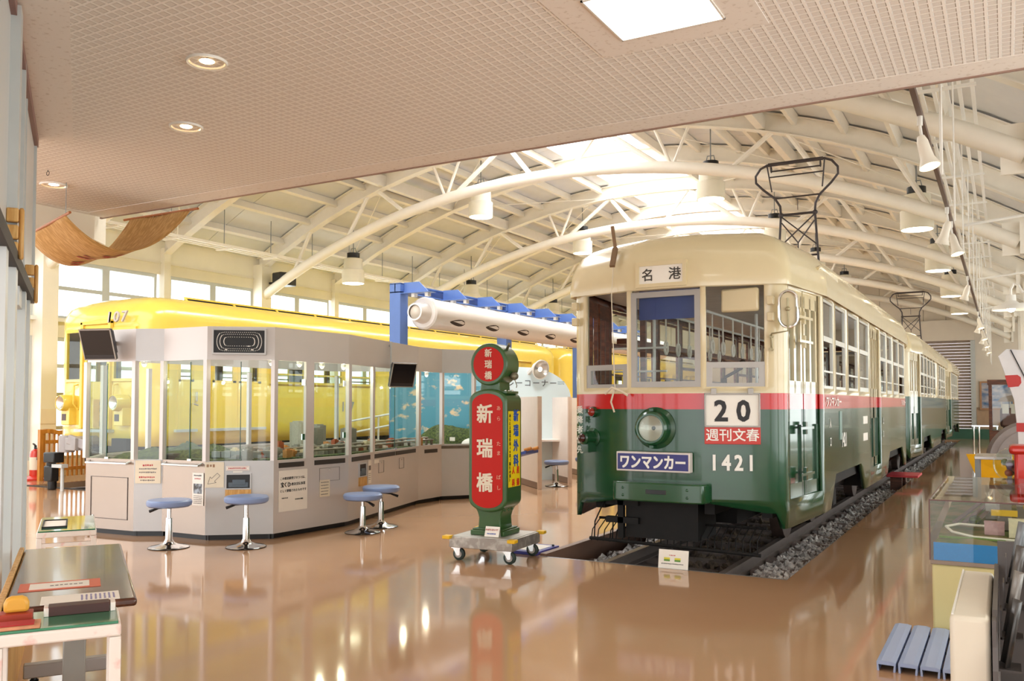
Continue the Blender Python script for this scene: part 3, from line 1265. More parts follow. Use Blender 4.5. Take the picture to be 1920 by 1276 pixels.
for i, ch in enumerate('週刊文春'):
    write(m, ch, .12, Mg @ Matrix.Translation((-.18 + i * .12, 0, .03)), bold=.015)
m.build('lettering', WHITEINK, ao, smooth=0)
m = MB()
Mn = frame(FP(.23, .965, .012), fu, UP)
for i, ch in enumerate('1421'):
    write(m, ch, .2, Mn @ Matrix.Translation((-.165 + i * .11, 0, 0)), bold=.03, depth=.02, sx=.8)
m.build('car_number', WHITEINK, TA, smooth=0)
m = MB()
fl_a = P(-.90, .165, 0)
Mv = frame(P(-.945, .155, 1.24), (fb.x - fa.x, -(fb.y - fa.y), 0), UP)
column(m, '乗降者優先', .085, .1, Mv @ Matrix.Translation((0, 0, .03)), bold=.02)
m.build('lettering', WHITEINK, TA, smooth=0)
# side lettering
Ms = lambda y, z: frame((TX + 1.203, FY + y, z), (0, 1, 0), UP)
m = MB()
write(m, 'ワンマンカー', .12, Ms(2.0, 1.525), bold=.03, sx=1.35)
write(m, 'ワンマンカー', .12, Ms(9.4, 1.525), bold=.03, sx=1.0)
column(m, '入口', .11, .2, Ms(1.75, 1.2), bold=.02)
write(m, '1421', .22, Ms(2.65, 1.1), bold=.03, sx=.85)
column(m, '出口', .11, .2, Ms(6.35, 1.15), bold=.02)
m.build('side_lettering', WHITEINK, TA, smooth=0)
m = MB()
for z in (1.24, 1.02):
    m.box(TX + 1.2, TX + 1.206, FY + 4.2, FY + 4.6, z, z + .1)
m.build('notice_sticker', PAPER, TA, smooth=0)
m = MB()
m.box(TX + 1.2, TX + 1.206, FY + 2.35, FY + 2.5, 1.1, 1.42)
m.build('vent_plate', mat('plate_grey_green', '#6f8f85', .4), TA, smooth=0)
# rain gutters over the doors
for y0, y1 in ((1.15, 2.3), (5.2, 6.3)):
    m = MB()
    m.tube([P(1.2, y0, 2.86), P(1.21, y0 + .05, 2.88), P(1.21, y1 - .1, 2.88), P(1.2, y1, 2.8)], .018, 6)
    m.build('gutter', TCREAM, TA)
# door hinges on the entrance
for z, mm in ((2.1, TCREAM), (1.27, GREEN), (.83, GREEN), (2.33, TCREAM)):
    m = MB()
    m.box(TX + 1.12, TX + 1.15, FY + .72, FY + .8, z - .06, z + .06)
    m.beam((TX + 1.13, FY + .55, z), (TX + 1.17, FY + .98, z), .02, .025)
    m.build('hinge', mm, TA)
# mirror on its bracket
m = MB()
mc = P(1.12, .14, 2.36)
loop = []
for q in range(24):
    t = 2 * pi * q / 24
    loop.append(mc + Vector((.075 * cos(t), .03 * cos(t), .09 * sin(t) + (.075 if sin(t) > 0 else -.075))))
m.tube(loop, .013, 8, closed=True)
mo = m.build('wing_mirror', CHROME, TA)
m = MB()
m.add([p + Vector((0, .012, 0)) for p in loop], [tuple(range(24))])
m.build('mirror_back', TCREAM, mo)
m = MB()
m.tube([mc + Vector((0, -.02, .1)), mc + Vector((0, -.02, -.2)), P(.98, .1, 2.14), P(.96, .15, 2.12), P(.96, .19, 2.0)], .009, 6)
for z in (2.12, 2.0):
    m.cyl(P(.96, .22, z), P(.96, .13, z), .015, n=8)
m.ball(mc + Vector((0, -.02, 0)), .022)
m.build('bracket', mat('brass_grey', '#a59a7a', .4, metal=.5), mo)
for z in (2.45, 2.3):
    m = MB()
    m.box(TX + .93, TX + .99, FY + .12, FY + .2, z - .04, z + .04)
    m.build('catch', TCREAM, TA, bevel=.008)
for z in (2.5, 2.34):
    m = MB()
    m.box(TX - 1.05, TX - .99, FY + .13, FY + .2, z - .04, z + .04)
    m.build('catch', TCREAM, TA, bevel=.008)
# trolley rope at the driver's side and its iron on the roof
m = MB()
m.tube([P(-.52, -.02, 2.88), P(-.52, -.07, 2.55), P(-.5, -.05, 1.7), P(-.49, -.05, 1.62)], .005, 6)
m.tube([P(-.6, -.05, 1.6), P(-.52, -.07, 1.66), P(-.42, -.06, 1.62), P(-.36, -.05, 1.58)], .012, 6)
m.tube([P(-.5, -.06, 1.64), P(-.53, -.07, 1.52), P(-.5, -.06, 1.42)], .009, 6)
m.build('rope', mat('rope', '#d8cbb4', .8), TA)
m = MB()
m.beam(P(-.54, .08, 3.05), P(-.52, -.05, 2.85), .05, .03)
m.beam(P(-.56, .15, 3.0), P(-.58, .1, 3.28), .03, .02)
m.build('rope_guide', mat('tarnished', '#8a6f55', .5, metal=.4), TA)
# inside: grab rail with straps, driver's blind, controller, pillars
m = MB()
for x in (-.5, .03):
    m.tube([P(x, 1.2, 2.5), P(x, 8.5, 2.5)], .016, 8)
m.tube([P(.02, 1.2, .8), P(.02, 1.2, 2.66)], .02, 8)
m.tube([P(.03, 3.4, .8), P(.03, 3.4, 2.66)], .02, 8)
m.tube([P(-.55, 1.2, .8), P(-.55, 1.2, 2.6)], .018, 8)
for z in (1.85, 2.1):
    m.tube([P(-.9, .9, z), P(-.3, .9, z)], .012, 6)
m.build('grab_rail', WHITE, TA)
for x, n in ((.03, 6), (-.5, 6)):
    for k_ in range(n):
        y = 1.45 + k_ * .42
        m = MB()
        m.tube([P(x, y, 2.5), P(x, y, 2.2)], .01, 5)
        m.tube([P(x, y + .05 * cos(t * pi / 5), 2.13 + .07 * sin(t * pi / 5)) for t in range(10)], .014, 6, closed=True)
        m.build('hand_strap', mat('strap_white', '#ece6d8', .5), TA)
m = MB()
m.box(TX - .3, TX + .3, FY + .1, FY + .11, 2.32, 2.6)
m.build('sun_blind', mat('blind_blue', '#22377f', .5), TA, smooth=0)
m = MB()
m.box(TX + .5, TX + .85, FY + .14, FY + .2, 2.36, 2.58)
m.build('rear_view_mirror', TCREAM, TA, bevel=.02)
m = MB()
m.box(TX - .25, TX + .15, FY + .3, FY + .6, .8, 1.6)
m.cyl(P(.45, .4, .8), P(.45, .4, 1.75), .03)
m.beam(P(.45, .4, 1.75), P(.62, .45, 1.85), .03, .03)
m.ball(P(.62, .45, 1.9), .03)
m.build('controller', mat('controller_iron', '#3b3029', .5), TA, bevel=.01)
for x in (-.62,):
    m = MB()
    m.box(TX + x, TX + x + .06, FY + .95, FY + 1.0, .8, 2.66)
    m.build('partition_post', INWOOD, TA, smooth=0)
m = MB()
m.box(TX - 1.12, TX - 1.0, FY + 1.5, FY + 9.5, 2.2, 2.26)
m.build('hat_rail', INWOOD, TA, smooth=0)


# bow collectors
def bow(T, x, y, zb, s=1.0, name='bow_collector'):
    B = bpy.data.objects.new(name, None)
    COL.objects.link(B)
    B.parent = T
    B.location = (x, y, zb)
    M = wm(B)
    IRON = mat('collector_iron', '#4a4344', .5, metal=.5, var=.1)

    def mk(nm, fn_):
        m = MB()
        fn_(m)
        m.v = [M @ v for v in m.v]
        m.build(nm, IRON, B)
    q = [(-.30, 0, 0), (-.25, 0, .85)], [(.30, 0, 0), (.25, 0, .85)]

    def lower(m):
        for a in q:
            m.tube(a, .018 * s, 6)
        m.tube([(-.3, 0, .05), (.3, 0, .05)], .016, 6)
        m.tube([(-.29, 0, .2), (.29, 0, .2)], .016, 6)
        m.tube([(-.25, 0, .84), (.25, 0, .84)], .02, 6)
        m.tube([(-.28, 0, .35), (.25, 0, .82)], .011, 6)
        m.tube([(.28, 0, .35), (-.25, 0, .82)], .011, 6)
        m.tube([(0, 0, .1), (0, 0, .4), (-.24, 0, .72)], .011, 6)
        m.tube([(0, 0, .4), (.24, 0, .72)], .011, 6)
        for sx in (-1, 1):
            m.ball((sx * .25, 0, .84), .04, 8, 6)
    mk('lower_frame', lower)

    def upper(m):
        pts = [(-.25, 0, .85), (-.26, 0, .98), (-.33, -.03, 1.1), (-.5, -.06, 1.25), (-.6, -.09, 1.36), (-.6, -.11, 1.46), (-.52, -.13, 1.56), (-.42, -.14, 1.6), (.42, -.14, 1.6), (.52, -.13, 1.56), (.6, -.11, 1.46), (.6, -.09, 1.36), (.5, -.06, 1.25), (.33, -.03, 1.1), (.26, 0, .98), (.25, 0, .85)]
        m.tube(pts, .018, 7)
        m.tube([(-.33, -.03, 1.1), (.33, -.03, 1.1)], .013, 6)
        m.tube([(-.4, -.1, 1.42), (.4, -.1, 1.42)], .011, 6)
        m.tube([(-.42, -.14, 1.59), (-.37, -.06, 1.2)], .011, 6)
        m.tube([(.42, -.14, 1.59), (.37, -.06, 1.2)], .011, 6)
        m.tube([(0, 0, 1.08), (0, 0, .9)], .005, 5)
    mk('bow', upper)

    def strip(m):
        m.tube([(-.4, -.15, 1.6), (.4, -.15, 1.6)], .028, 8)
        m.tube([(-.36, -.13, 1.5), (.36, -.13, 1.5)], .012, 6)
        for sx in (-1, 1):
            m.tube([(sx * .36, -.13 + .035 * cos(t * pi / 5), 1.53 + .045 * sin(t * pi / 5)) for t in range(10)], .008, 5, closed=True)
    mk('contact_strip', strip)

    def base(m):
        m.box(-.35, .35, -.3, .3, -.06, 0)
        for sx in (-.3, .3):
            m.box(sx - .03, sx + .03, -.35, .35, -.3, -.06)
            m.cyl((sx, 0, 0), (sx, 0, .08), .035)
        for k_ in range(8):
            m.tube([(-.1 + k_ * .035, -.05 + .05 * cos(t * pi / 4), .02 + .05 * sin(t * pi / 4)) for t in range(8)], .006, 4, closed=True)
    mk('spring_base', base)
    return B


bow(TA, .13, 5.62, 3.54)
bow(TB, .2, 11.1, 3.5, 1.2)
# ------------------------------------------------------------------ yellow trains
YX, YY = -14.16, 10.0


def metro_car(name, label, y0, L, number, cab, rot=False):
    T = thing(name, label, 'train', (YX, y0, 0), 0, group='yellow train cars')
    hw = 1.36
    half = [(0, 0), (.36, 0), (.42, .0), (.98, .05), (1.14, .1), (1.25, .2), (1.33, .36), (hw, .6)]
    sides = []
    if cab:
        sides.append((.62, .98, 'cabdoor'))
    for c in (2.0, 7.6, 13.2):
        sides += [(c - .62, c - .02, 'door'), (c + .02, c + .62, 'door')]
    for a, b in ((2.85, 3.85), (4.05, 5.05), (5.25, 6.25), (8.45, 9.45), (9.65, 10.65), (10.85, 11.85)):
        sides.append((a, b, 'win'))
    sides.append((L - 1.35, L - .75, 'win'))
    sides.sort()
    yb = []
    for a, b, k in sides:
        yb += [a, b]
    rear = [(x, L - y) for x, y in reversed(half)]
    right = half + [(hw, y) for y in yb] + rear
    path = right + [(-x, y) for x, y in reversed(right)][1:-1]
    idx = {(round(x, 4), round(y, 4)): i for i, (x, y) in enumerate(path)}
    holes, segs = {}, []
    zA, zB = 1.9, 2.62
    if cab:
        segs += [((0, 0), (.36, 0), 'fd'), ((-.36, 0), (0, 0), 'fd'), ((.42, 0), (.98, .05), 'fw'), ((-.98, .05), (-.42, 0), 'fw')]
    for a, b, k in sides:
        segs += [((hw, a), (hw, b), k), ((-hw, b), (-hw, a), k)]
    for A, B, k in segs:
        i = idx[(round(A[0], 4), round(A[1], 4))]
        holes[i] = (zA, 2.85) if k in ('fd', 'fw') else (zA, zB)

    def zbot(p):
        return .76
    lv = [(.76, 0), (1.05, 0), (zA, 0), (zB, 0), (2.85, 0), (2.95, 0)]
    rf = [(.0, 3.02), (.03, 3.14), (.09, 3.25), (.2, 3.34), (.42, 3.42), (.8, 3.48), (1.15, 3.5)]
    body(path, holes, lv, zbot, rf, L, L / 2, hw, [YEL, mat('metro_interior', '#b9aa8e', .5)], 'body', T)
    for A, B, k in segs:
        if k == 'fd':
            continue
        z1 = 2.85 if k == 'fw' else zB
        if k in ('door', 'cabdoor'):
            # leaf with a smaller window, drawn in behind the skin
            m = MB()
            a, b = Vector((A[0], A[1], 0)), Vector((B[0], B[1], 0))
            u = (b - a)
            nr = Vector((u.y, -u.x, 0)).normalized()
            for z_, s0, s1 in ((1.9, 0, 1), (2.58, 0, 1)):
                m.beam(a + u * s0 - nr * .02 + Vector((0, 0, z_)), a + u * s1 - nr * .02 + Vector((0, 0, z_)), .03, .08)
            for s in (.06, .94):
                m.beam(a + u * s - nr * .02 + Vector((0, 0, zA)), a + u * s - nr * .02 + Vector((0, 0, zB)), .03, .09, up=u)
            m.beam(a - nr * -.006 + Vector((0, 0, 1.05)), a - nr * -.006 + Vector((0, 0, zB)), .012, .02, up=u)
            dd = local(m, T).build('door', YEL, T, smooth=0)
            g = MB()
            g.quad(a - nr * .03 + Vector((0, 0, zA)), b - nr * .03 + Vector((0, 0, zA)), b - nr * .03 + Vector((0, 0, zB)), a - nr * .03 + Vector((0, 0, zB)))
            local(g, T).build('pane', GLASS, dd, smooth=0)
        else:
            win(T, A, B, zA, z1, YEL, bars=((zA + .2, .03),) if k == 'win' else (), fw=.05, inset=.0, t=.05)
    if cab:
        m = MB()
        for s in (-1, 1):
            m.box(s * .385 - .035, s * .385 + .035, -.07, 0, 1.05, 2.98)
        m.box(-.42, .42, -.07, 0, 2.92, 3.0)
        m.box(-.35, .35, -.03, 0, 1.06, 1.9)
        m.box(-.35, .35, -.03, .0, 2.83, 2.92)
        m.box(-.35, -.28, -.03, 0, 1.9, 2.83)
        m.box(.28, .35, -.03, 0, 1.9, 2.83)
        dd = local(m, T).build('end_door', YEL, T, bevel=.012)
        g = MB()
        g.quad((-.28, -.01, 1.9), (.28, -.01, 1.9), (.28, -.01, 2.83), (-.28, -.01, 2.83))
        local(g, T).build('pane', GLASS, dd, smooth=0)
        m = MB()
        m.tube([(-.25, -.04, 1.62), (-.1, -.09, 1.6)], .02, 6)
        local(m, T).build('door_lever', CHROME, dd)
        m = MB()
        m.box(-.48, .48, -.12, .0, 1.0, 1.05)
        local(m, T).build('step', ALU, T)
        for s in (-1, 1):
            m = MB()
            Mh = wm(T) @ frame((s * .74, -.02, 1.52), (1, 0, 0), UP)
            m.lathe([(.15, -.05), (.15, .1), (.14, .2), (.125, .22), (.12, .2)], 26, Mh, caps=False)
            m.box(s * .74 - .12, s * .74 + .12, -.12, .05, 1.12, 1.5, wm(T))
            h = m.build('headlight', YEL, T, bevel=.01)
            m = MB()
            m.lathe([(.125, .2), (.1, .19), (.05, .15), (.01, .13)], 24, Mh, caps=False)
            m.build('lens', mat('headlamp_mirror', '#d7d2c8', .15, metal=.8, var=0), h)
            m = MB()
            m.box(s * .74 - .09, s * .74 + .03, -.125, -.11, 1.2, 1.32, wm(T))
            m.build('tail_lamp', mat('tail_lens', '#4a2a22', .3), h)
        for x in (-.55, .55):
            m = MB()
            m.tube([(x, 0, 1.85), (x, -.08, 1.83), (x, -.09, 1.5), (x, -.02, 1.42), (x + .05, -.02, 1.4)], .016, 6)
            local(m, T).build('grab_handle', YEL, T)
        for i, ch in enumerate(number):
            m = MB()
            write(m, ch, .27, wm(T) @ frame((.46 + i * .2, -.1, 3.03), (1, 0, 0), (0, .12, 1)), depth=.03, sx=1.15, bold=.015)
            m.build('car_number', mat('number_grey', '#b9b0a6', .5), T, smooth=0)
        m = MB()
        m.box(-.02, .3, -.06, -.04, 1.08, 1.58, wm(T))
        ko = m.build('route_board', two_tone('board_wood', 'noise', '#b98d4a', '#cfa766', .6, scale=5), T, smooth=0)
        m = MB()
        column(m, '中村公園', .11, .115, wm(T) @ frame((.2, -.062, 1.33), (1, 0, 0), UP), bold=.02)
        m.build('lettering', INK, ko, smooth=0)
        m = MB()
        m.cyl((0, -.55, .84), (0, .1, .84), .1, n=8)
        m.box(.02, .3, -.62, -.35, .7, .92)
        m.beam((.1, -.6, .9), (.42, -.45, .78), .1, .16)
        m.tube([(.3, -.5, .72), (.45, -.5, .8), (.42, -.5, .92)], .03, 6)
        m.cyl((-.1, -.5, .66), (-.1, -.5, .95), .13, n=18)
        local(m, T).build('coupler', mat('coupler_grey', '#a29c9a', .5, metal=.3), T, bevel=.02)
        m = MB()
        m.tube([(.3, -.5, .8), (.35, -.4, .7), (.3, -.1, .65)], .03, 6)
        m.box(.55, .95, -.1, .0, .62, .9)
        local(m, T).build('jumper_box', UNDER, T)
    # roof ventilators, door sill, underframe
    for s in (-1, 1):
        m = MB()
        q = [(s * 1.0, 3.33), (s * .86, 3.47), (s * .8, 3.47), (s * .8, 3.33)]
        m.prism(q if s < 0 else q[::-1], -(L - .8), -1.2, Matrix(((1, 0, 0, 0), (0, 0, -1, 0), (0, 1, 0, 0), (0, 0, 0, 1))))
        vo = local(m, T).build('roof_ventilator', UNDER, T, smooth=0)
        m = MB()
        for f in (0, .5, 1):
            m.beam((s * (1.01 - .14 * f), 1.15, 3.335 + .14 * f), (s * (1.01 - .14 * f), L - .75, 3.335 + .14 * f), .03, .03)
        nb = 12
        for i in range(nb + 1):
            y = 1.15 + (L - 1.9) * i / nb
            m.beam((s * 1.02, y, 3.33), (s * .87, y, 3.485), .04, .02)
        local(m, T).build('ventilator_frame', YEL, vo, smooth=0)
        for c in (2.0, 7.6, 13.2):
            m = MB()
            m.box(s * hw - .02, s * hw + .07, c - .7, c + .7, 1.0, 1.05)
            local(m, T).build('step', ALU, T)
            m = MB()
            m.tube([(s * (hw + .005), c - .72, 2.76), (s * (hw + .03), c - .66, 2.8), (s * (hw + .03), c + .66, 2.8), (s * (hw + .005), c + .72, 2.76)], .02, 6)
            local(m, T).build('gutter', YEL, T)
    if cab:
        m = MB()
        m.tube([(hw + .005, .52, 2.8), (hw + .03, .58, 2.84), (hw + .03, 1.0, 2.84), (hw + .005, 1.08, 2.8)], .02, 6)
        local(m, T).build('gutter', YEL, T)
        m = MB()
        m.box(hw - .02, hw + .06, .55, 1.02, 1.0, 1.05)
        local(m, T).build('step', ALU, T)
        m = MB()
        m.box(hw, hw + .03, 1.0, 1.04, 1.55, 1.72)
        m.tube([(hw, .93, 1.5), (hw + .06, .93, 1.5), (hw + .06, 1.02, 1.48)], .015, 6)
        local(m, T).build('door_handle', CHROME, T)
    m = MB()
    m.box(-1.05, 1.05, .5, L - .5, .42, .78)
    for c in (2.3, L - 2.3):
        m.box(-1.1, 1.1, c - 1.2, c + 1.2, -.02, .42)
    local(m, T).build('underframe', UNDER, T, smooth=0)
    m = MB()
    m.prism([(-.9, .1), (.9, .1), (1.18, .7), (1.18, L - .7), (.9, L - .1), (-.9, L - .1), (-1.18, L - .7), (-1.18, .7)], .9, 1.0)
    local(m, T).build('floor_board', mat('metro_floor', '#6c5a48', .6), T, smooth=0)
    for s in (-1, 1):
        for a, b in ((3.0, 6.6), (8.6, 12.2)):
            m = MB()
            m.box(s * .72, s * 1.18, a, b, 1.0, 1.42)
            m.box(s * 1.08, s * 1.18, a, b, 1.42, 1.8)
            local(m, T).build('bench_seat', mat('metro_seat', '#6e3a34', .8), T, bevel=.03)
    m = MB()
    write(m, number, .3, wm(T) @ frame((hw + .006, 5.22, 1.45), (0, 1, 0), UP), bold=.02)
    m.build('side_number', mat('number_grey_side', '#8f8a84', .4), T, smooth=0)
    return T


metro_car('train', 'yellow underground train car 107 with two round headlights', YY, 15.9, '107', True)
metro_car('train', 'yellow underground train car coupled behind car 107', YY + 16.35, 15.9, '108', False)

# ------------------------------------------------------------------ white duct hung from a blue steel frame
BLUE = mat('frame_blue', '#5f7fc0', 0.45, var=0.03)
fr = thing('pipe_frame', 'blue steel frame of posts and cantilever arms carrying the white pipe', 'frame', (-9.7, 13.1, 0))
for y in (13.07, 17.0, 20.93, 24.9):
    m = MB()
    m.box(-9.9, -9.66, y - .12, y + .12, 0, 3.72)
    m.build('post', BLUE, fr, smooth=0)
m = MB()
for dz in (3.56, 3.72):
    m.box(-9.9, -9.66, 12.95, 25.2, dz - .01, dz + .01)
m.box(-9.79, -9.77, 12.95, 25.2, 3.56, 3.72)
m.build('top_beam', BLUE, fr, smooth=0)
for i in range(9):
    y = 13.07 + i * 1.3
    m = MB()
    a, b = -9.66, -9.1
    m.add([(a, y - .01, 3.54), (b, y - .01, 3.54), (b - .22, y - .01, 3.74), (a, y - .01, 3.74), (a, y + .01, 3.54), (b, y + .01, 3.54), (b - .22, y + .01, 3.74), (a, y + .01, 3.74)],
          [(0, 1, 2, 3), (7, 6, 5, 4), (0, 4, 5, 1), (1, 5, 6, 2), (2, 6, 7, 3), (3, 7, 4, 0)])
    m.box(a, b + .08, y - .1, y + .1, 3.53, 3.545)
    ar = m.build('arm', BLUE, fr, smooth=0)
    for xa in (b - .36, b - .06):
        m = MB()
        m.box(xa, xa + .07, y - .05, y + .05, 3.46, 3.53)
        m.build('hanger', WHITE, ar, smooth=0)
DUCT = mat('duct_white', '#f3ece6', 0.3, var=0.01, coat=.2)
du = thing('duct_pipe', 'long white pipe with dark oval openings hanging under the blue frame', 'pipe', (-9.3, 13.2, 3.2))
m = MB()
Md = frame((-9.3, .5, 3.17), (1, 0, 0), (0, 0, 1))
m.lathe([(.28, -12.8), (.28, -25.4)][::-1] + [], 30, Md, caps=False)
m.build('tube', DUCT, du)
m = MB()
m.lathe([(.3, -12.82), (.3, -12.7), (.27, -12.67), (.2, -12.66), (.17, -12.5), (.16, -12.4), (.13, -12.4)], 30, Md, caps=False)
co = m.build('end_cap', DUCT, du)
m = MB()
m.lathe([(.14, -12.45), (.1, -12.42), (.02, -12.4)], 26, Md)
m.build('lens', mat('duct_lens', '#d9cfc2', .2), co)
for i in range(8):
    y = 13.95 + i * 1.3
    m = MB()
    t0 = R(-28)
    n = Vector((cos(t0), 0, sin(t0)))
    tang = Vector((-sin(t0), 0, cos(t0)))
    c = Vector((-9.3, y, 3.17)) + n * .281
    pts = []
    for k in range(16):
        t = 2 * pi * k / 16
        e = .26 * cos(t)
        w = .085 * sin(t) * (0.75 + .35 * cos(t))
        q = c + Vector((0, e, 0)) + tang * w + n * (sqrt(.0784 - w * w) - .28)
        pts.append(q)
    m.add(pts, [tuple(range(16))])
    m.build('opening', mat('opening_dark', '#3a2a22', .7), du, smooth=0)

# ------------------------------------------------------------------ things at the foot of the window wall
FW = two_tone('fence_wood', 'noise', '#b8762e', '#cd8a3c', 0.45, stretch=(8, 8, 1), scale=3)
fe = thing('wooden_fence', 'orange brown wooden railing standing along the window wall', 'fence', (-16.4, 12.5, 0))
m = MB()
for z in (.18, .72):
    m.box(-16.46, -16.4, 10.4, 20, z, z + .07)
m.build('rail', FW, fe, smooth=0)
m = MB()
pts = []
for i in range(96):
    y = 10.45 + i * .1
    zt = 1.0 + .03 * sin(i * .8)
    m.box(-16.44, -16.41, y, y + .035, .06, .95)
m.build('slats', FW, fe, smooth=0)
m = MB()
for i in range(96):
    y = 10.4 + i * .1
    z0_, z1_ = .95 + .02 * sin(i * 1.2), .95 + .02 * sin((i + 1) * 1.2)
    m.beam((-16.43, y, z0_), (-16.43, y + .1, z1_), .09, .08)
m.build('top_rail', FW, fe, smooth=0)
for y in (10.4, 13.6, 16.8, 20):
    m = MB()
    m.box(-16.47, -16.39, y - .04, y + .04, 0, 1.0)
    m.build('post', FW, fe)
ex = thing('fire_extinguisher', 'red fire extinguisher on a red round stand by the window wall', 'fire extinguisher', (-16.76, 10.5, 0))
EXM = Matrix.Translation((-16.76, 10.5, 0))
m = MB()
m.lathe([(.2, 0), (.21, .03), (.16, .06), (.13, .08)], 22, EXM)
m.build('stand', mat('ext_red', '#cf2d1f', .3, coat=.3), ex)
m = MB()
m.lathe([(.09, .06), (.1, .1), (.1, .5), (.08, .57), (.03, .61)], 22, EXM)
m.build('cylinder', mat('ext_red_body', '#d23a2a', .3, coat=.3), ex)
m = MB()
m.lathe([(.1015, .2), (.1015, .45)], 22, EXM, caps=False)
m.build('instruction_sheet', CREAMPAPER, ex)
m = MB()
m.cyl((-16.76, 10.5, .6), (-16.76, 10.5, .68), .025)
m.beam((-16.76, 10.5, .68), (-16.67, 10.4, .72), .03, .02)
m.tube([(-16.76, 10.5, .64), (-16.64, 10.48, .62), (-16.63, 10.46, .4)], .012, 6)
m.build('valve', BLACK, ex)
cb = thing('coupling_stand', 'black coupling mechanism with grey post standing in the yellow train pit', 'coupling', (-14.35, 9.5, 0))
m = MB()
m.box(-14.62, -14.32, 9.3, 9.5, .48, .66)
m.tube([(-14.55, 9.45, .6), (-14.62, 9.45, .45), (-14.58, 9.45, .2), (-14.58, 9.45, .0)], .08, 8)
m.box(-14.68, -14.46, 9.35, 9.5, .15, .42)
m.build('mechanism', BLACK, cb, bevel=.02)
m = MB()
m.cyl((-14.22, 9.4, 0), (-14.22, 9.4, .4), .03)
m.box(-14.42, -14.14, 9.33, 9.45, .4, .46)
m.build('post', ALU, cb)
m = MB()
m.box(-17.12, -17.1, 10.75, 11.02, .75, 1.05)
tag(m.build('wall_notice', mat('orange_paper', '#e0a860', .6), smooth=0), 'orange paper notice on the column above the fire extinguisher', 'notice')
m = MB()
m.box(-17.0, -16.96, 10.72, 11.04, 1.1, 1.4)
tag(m.build('cream_notice', CREAMPAPER, smooth=0), 'cream sheet fixed on the column above the orange notice', 'notice')
sp = thing('loudspeaker', 'black loudspeaker mounted high on the window wall column', 'loudspeaker', (-16.6, 17.1, 4.75))
m = MB()
m.prism([(-16.75, 16.85), (-16.4, 16.8), (-16.3, 17.1), (-16.4, 17.4), (-16.75, 17.35)], 4.62, 4.95)
m.build('cabinet', BLACK, sp, bevel=.03)
m = MB()
m.beam((-17.0, 17.0, 4.7), (-16.7, 17.0, 4.7), .05, .05)
m.build('bracket', DARK, sp)
tr = thing('cable_tray', 'cream cable tray of three rails running above the window wall', 'cable tray', (-15.9, 25, 5.2))
m = MB()
for x in (-16.12, -15.95, -15.78):
    m.box(x - .035, x + .035, 7.5, 42.5, 5.16, 5.22)
m.build('rails', STEEL_CREAM, tr, smooth=0)
for y in [8.5 + i * 1.5 for i in range(22)]:
    m = MB()
    m.box(-16.2, -15.7, y - .03, y + .03, 5.12, 5.16)
    m.build('cross_bar', STEEL_CREAM, tr, smooth=0)
    m = MB()
    m.cyl((-15.95, y, 5.16), (-15.95, y, z_beam(-15.95) + .4), .01, n=5)
    m.build('hanger_rod', ALU_DARK, tr)

rr = thing('ramp_railing', 'white sloping handrail beside the yellow train behind the model cabinet', 'railing', (-11.95, 16, 0))
for dz in (1.13, .88):
    m = MB()
    m.tube([(-11.95, 14.2, dz), (-11.95, 18.2, dz + .4)], .022, 8)
    m.build('rail', WHITE, rr)
for y in (14.25, 15.25, 16.5, 17.8):
    m = MB()
    m.cyl((-11.95, y, 0), (-11.95, y, 1.13 + (y - 14.2) * .1), .022, n=8)
    m.build('post', WHITE, rr)
# ------------------------------------------------------------------ model railway cabinet
CAB = mat('cabinet_grey', '#d3ccc8', 0.28, metal=.15, var=.03, scale=1.5)
CABW = mat('cabinet_pale', '#c6c6c6', 0.35, metal=.1, var=.02)
CABS = mat('cabinet_steel', '#a99c91', 0.25, metal=.75, var=.04, scale=1.2)
A_, B_, C_, D_, E_, F_, G_, H_, I_ = [Vector((x, y, 0)) for x, y in ((-9.42, 6.52), (-8.64, 6.58), (-8.36, 6.74), (-7.68, 6.76), (-7.11, 7.21), (-7.06, 8.42), (-7.69, 10.78), (-7.70, 11.42), (-7.38, 11.85))]
J_ = Vector((-7.2, 12.2, 0))
front = [A_, B_, C_, D_, E_, F_, G_, H_, I_, J_]
back = [Vector((-7.6, 12.75, 0)), Vector((-9.35, 12.45, 0)), Vector((-10.25, 11.9, 0)), Vector((-10.35, 9.95, 0)), Vector((-10.35, 8.1, 0)), Vector((-10.0, 7.15, 0))]
cab = thing('display_cabinet', 'long faceted grey cabinet with glass windows around a model railway landscape', 'display cabinet', (-8.7, 9.0, 0))
ZS, ZT, ZH = .87, 1.99, 2.36


def edge_panel(a, b, z0, z1, name, m_, t=.03, out=0.0, s0=0.0, s1=1.0):
    d = (b - a)
    n = Vector((d.y, -d.x, 0)).normalized()
    p, q = a + d * s0 + n * (out - t / 2), a + d * s1 + n * (out - t / 2)
    m = MB()
    m.beam(p + Vector((0, 0, (z0 + z1) / 2)), q + Vector((0, 0, (z0 + z1) / 2)), t, z1 - z0)
    return m.build(name, m_, cab, smooth=0)


def on(a, b, s, z, out=.004):
    """Frame on the outside of edge a-b: origin at fraction s and height z."""
    d = (b - a).normalized()
    n = Vector((d.y, -d.x, 0))
    p = a + (b - a) * s + n * out
    return frame((p.x, p.y, z), d, UP)


mats_low = [CABS, CABW, CABS, CABW, CAB, CAB, CAB, CABW, CABW]  # steel doors aside, face greys have the facets' lighting put into the colour
for i in range(9):
    a, b = front[i], front[i + 1]
    edge_panel(a, b, .06, ZS, 'base_panel', mats_low[i])
    edge_panel(a, b, 0, .06, 'plinth', BLACK, out=-.05)
    edge_panel(a, b, ZT, ZH, 'header_panel', CAB if i not in (1, 7) else CABW)
ring = front + back
for i in range(9, len(ring)):
    a, b = ring[i], ring[(i + 1) % len(ring)]
    edge_panel(a, b, 0, ZS, 'base_panel', CAB)
    edge_panel(a, b, ZT + .08, ZH - .05, 'rear_rail', CAB)


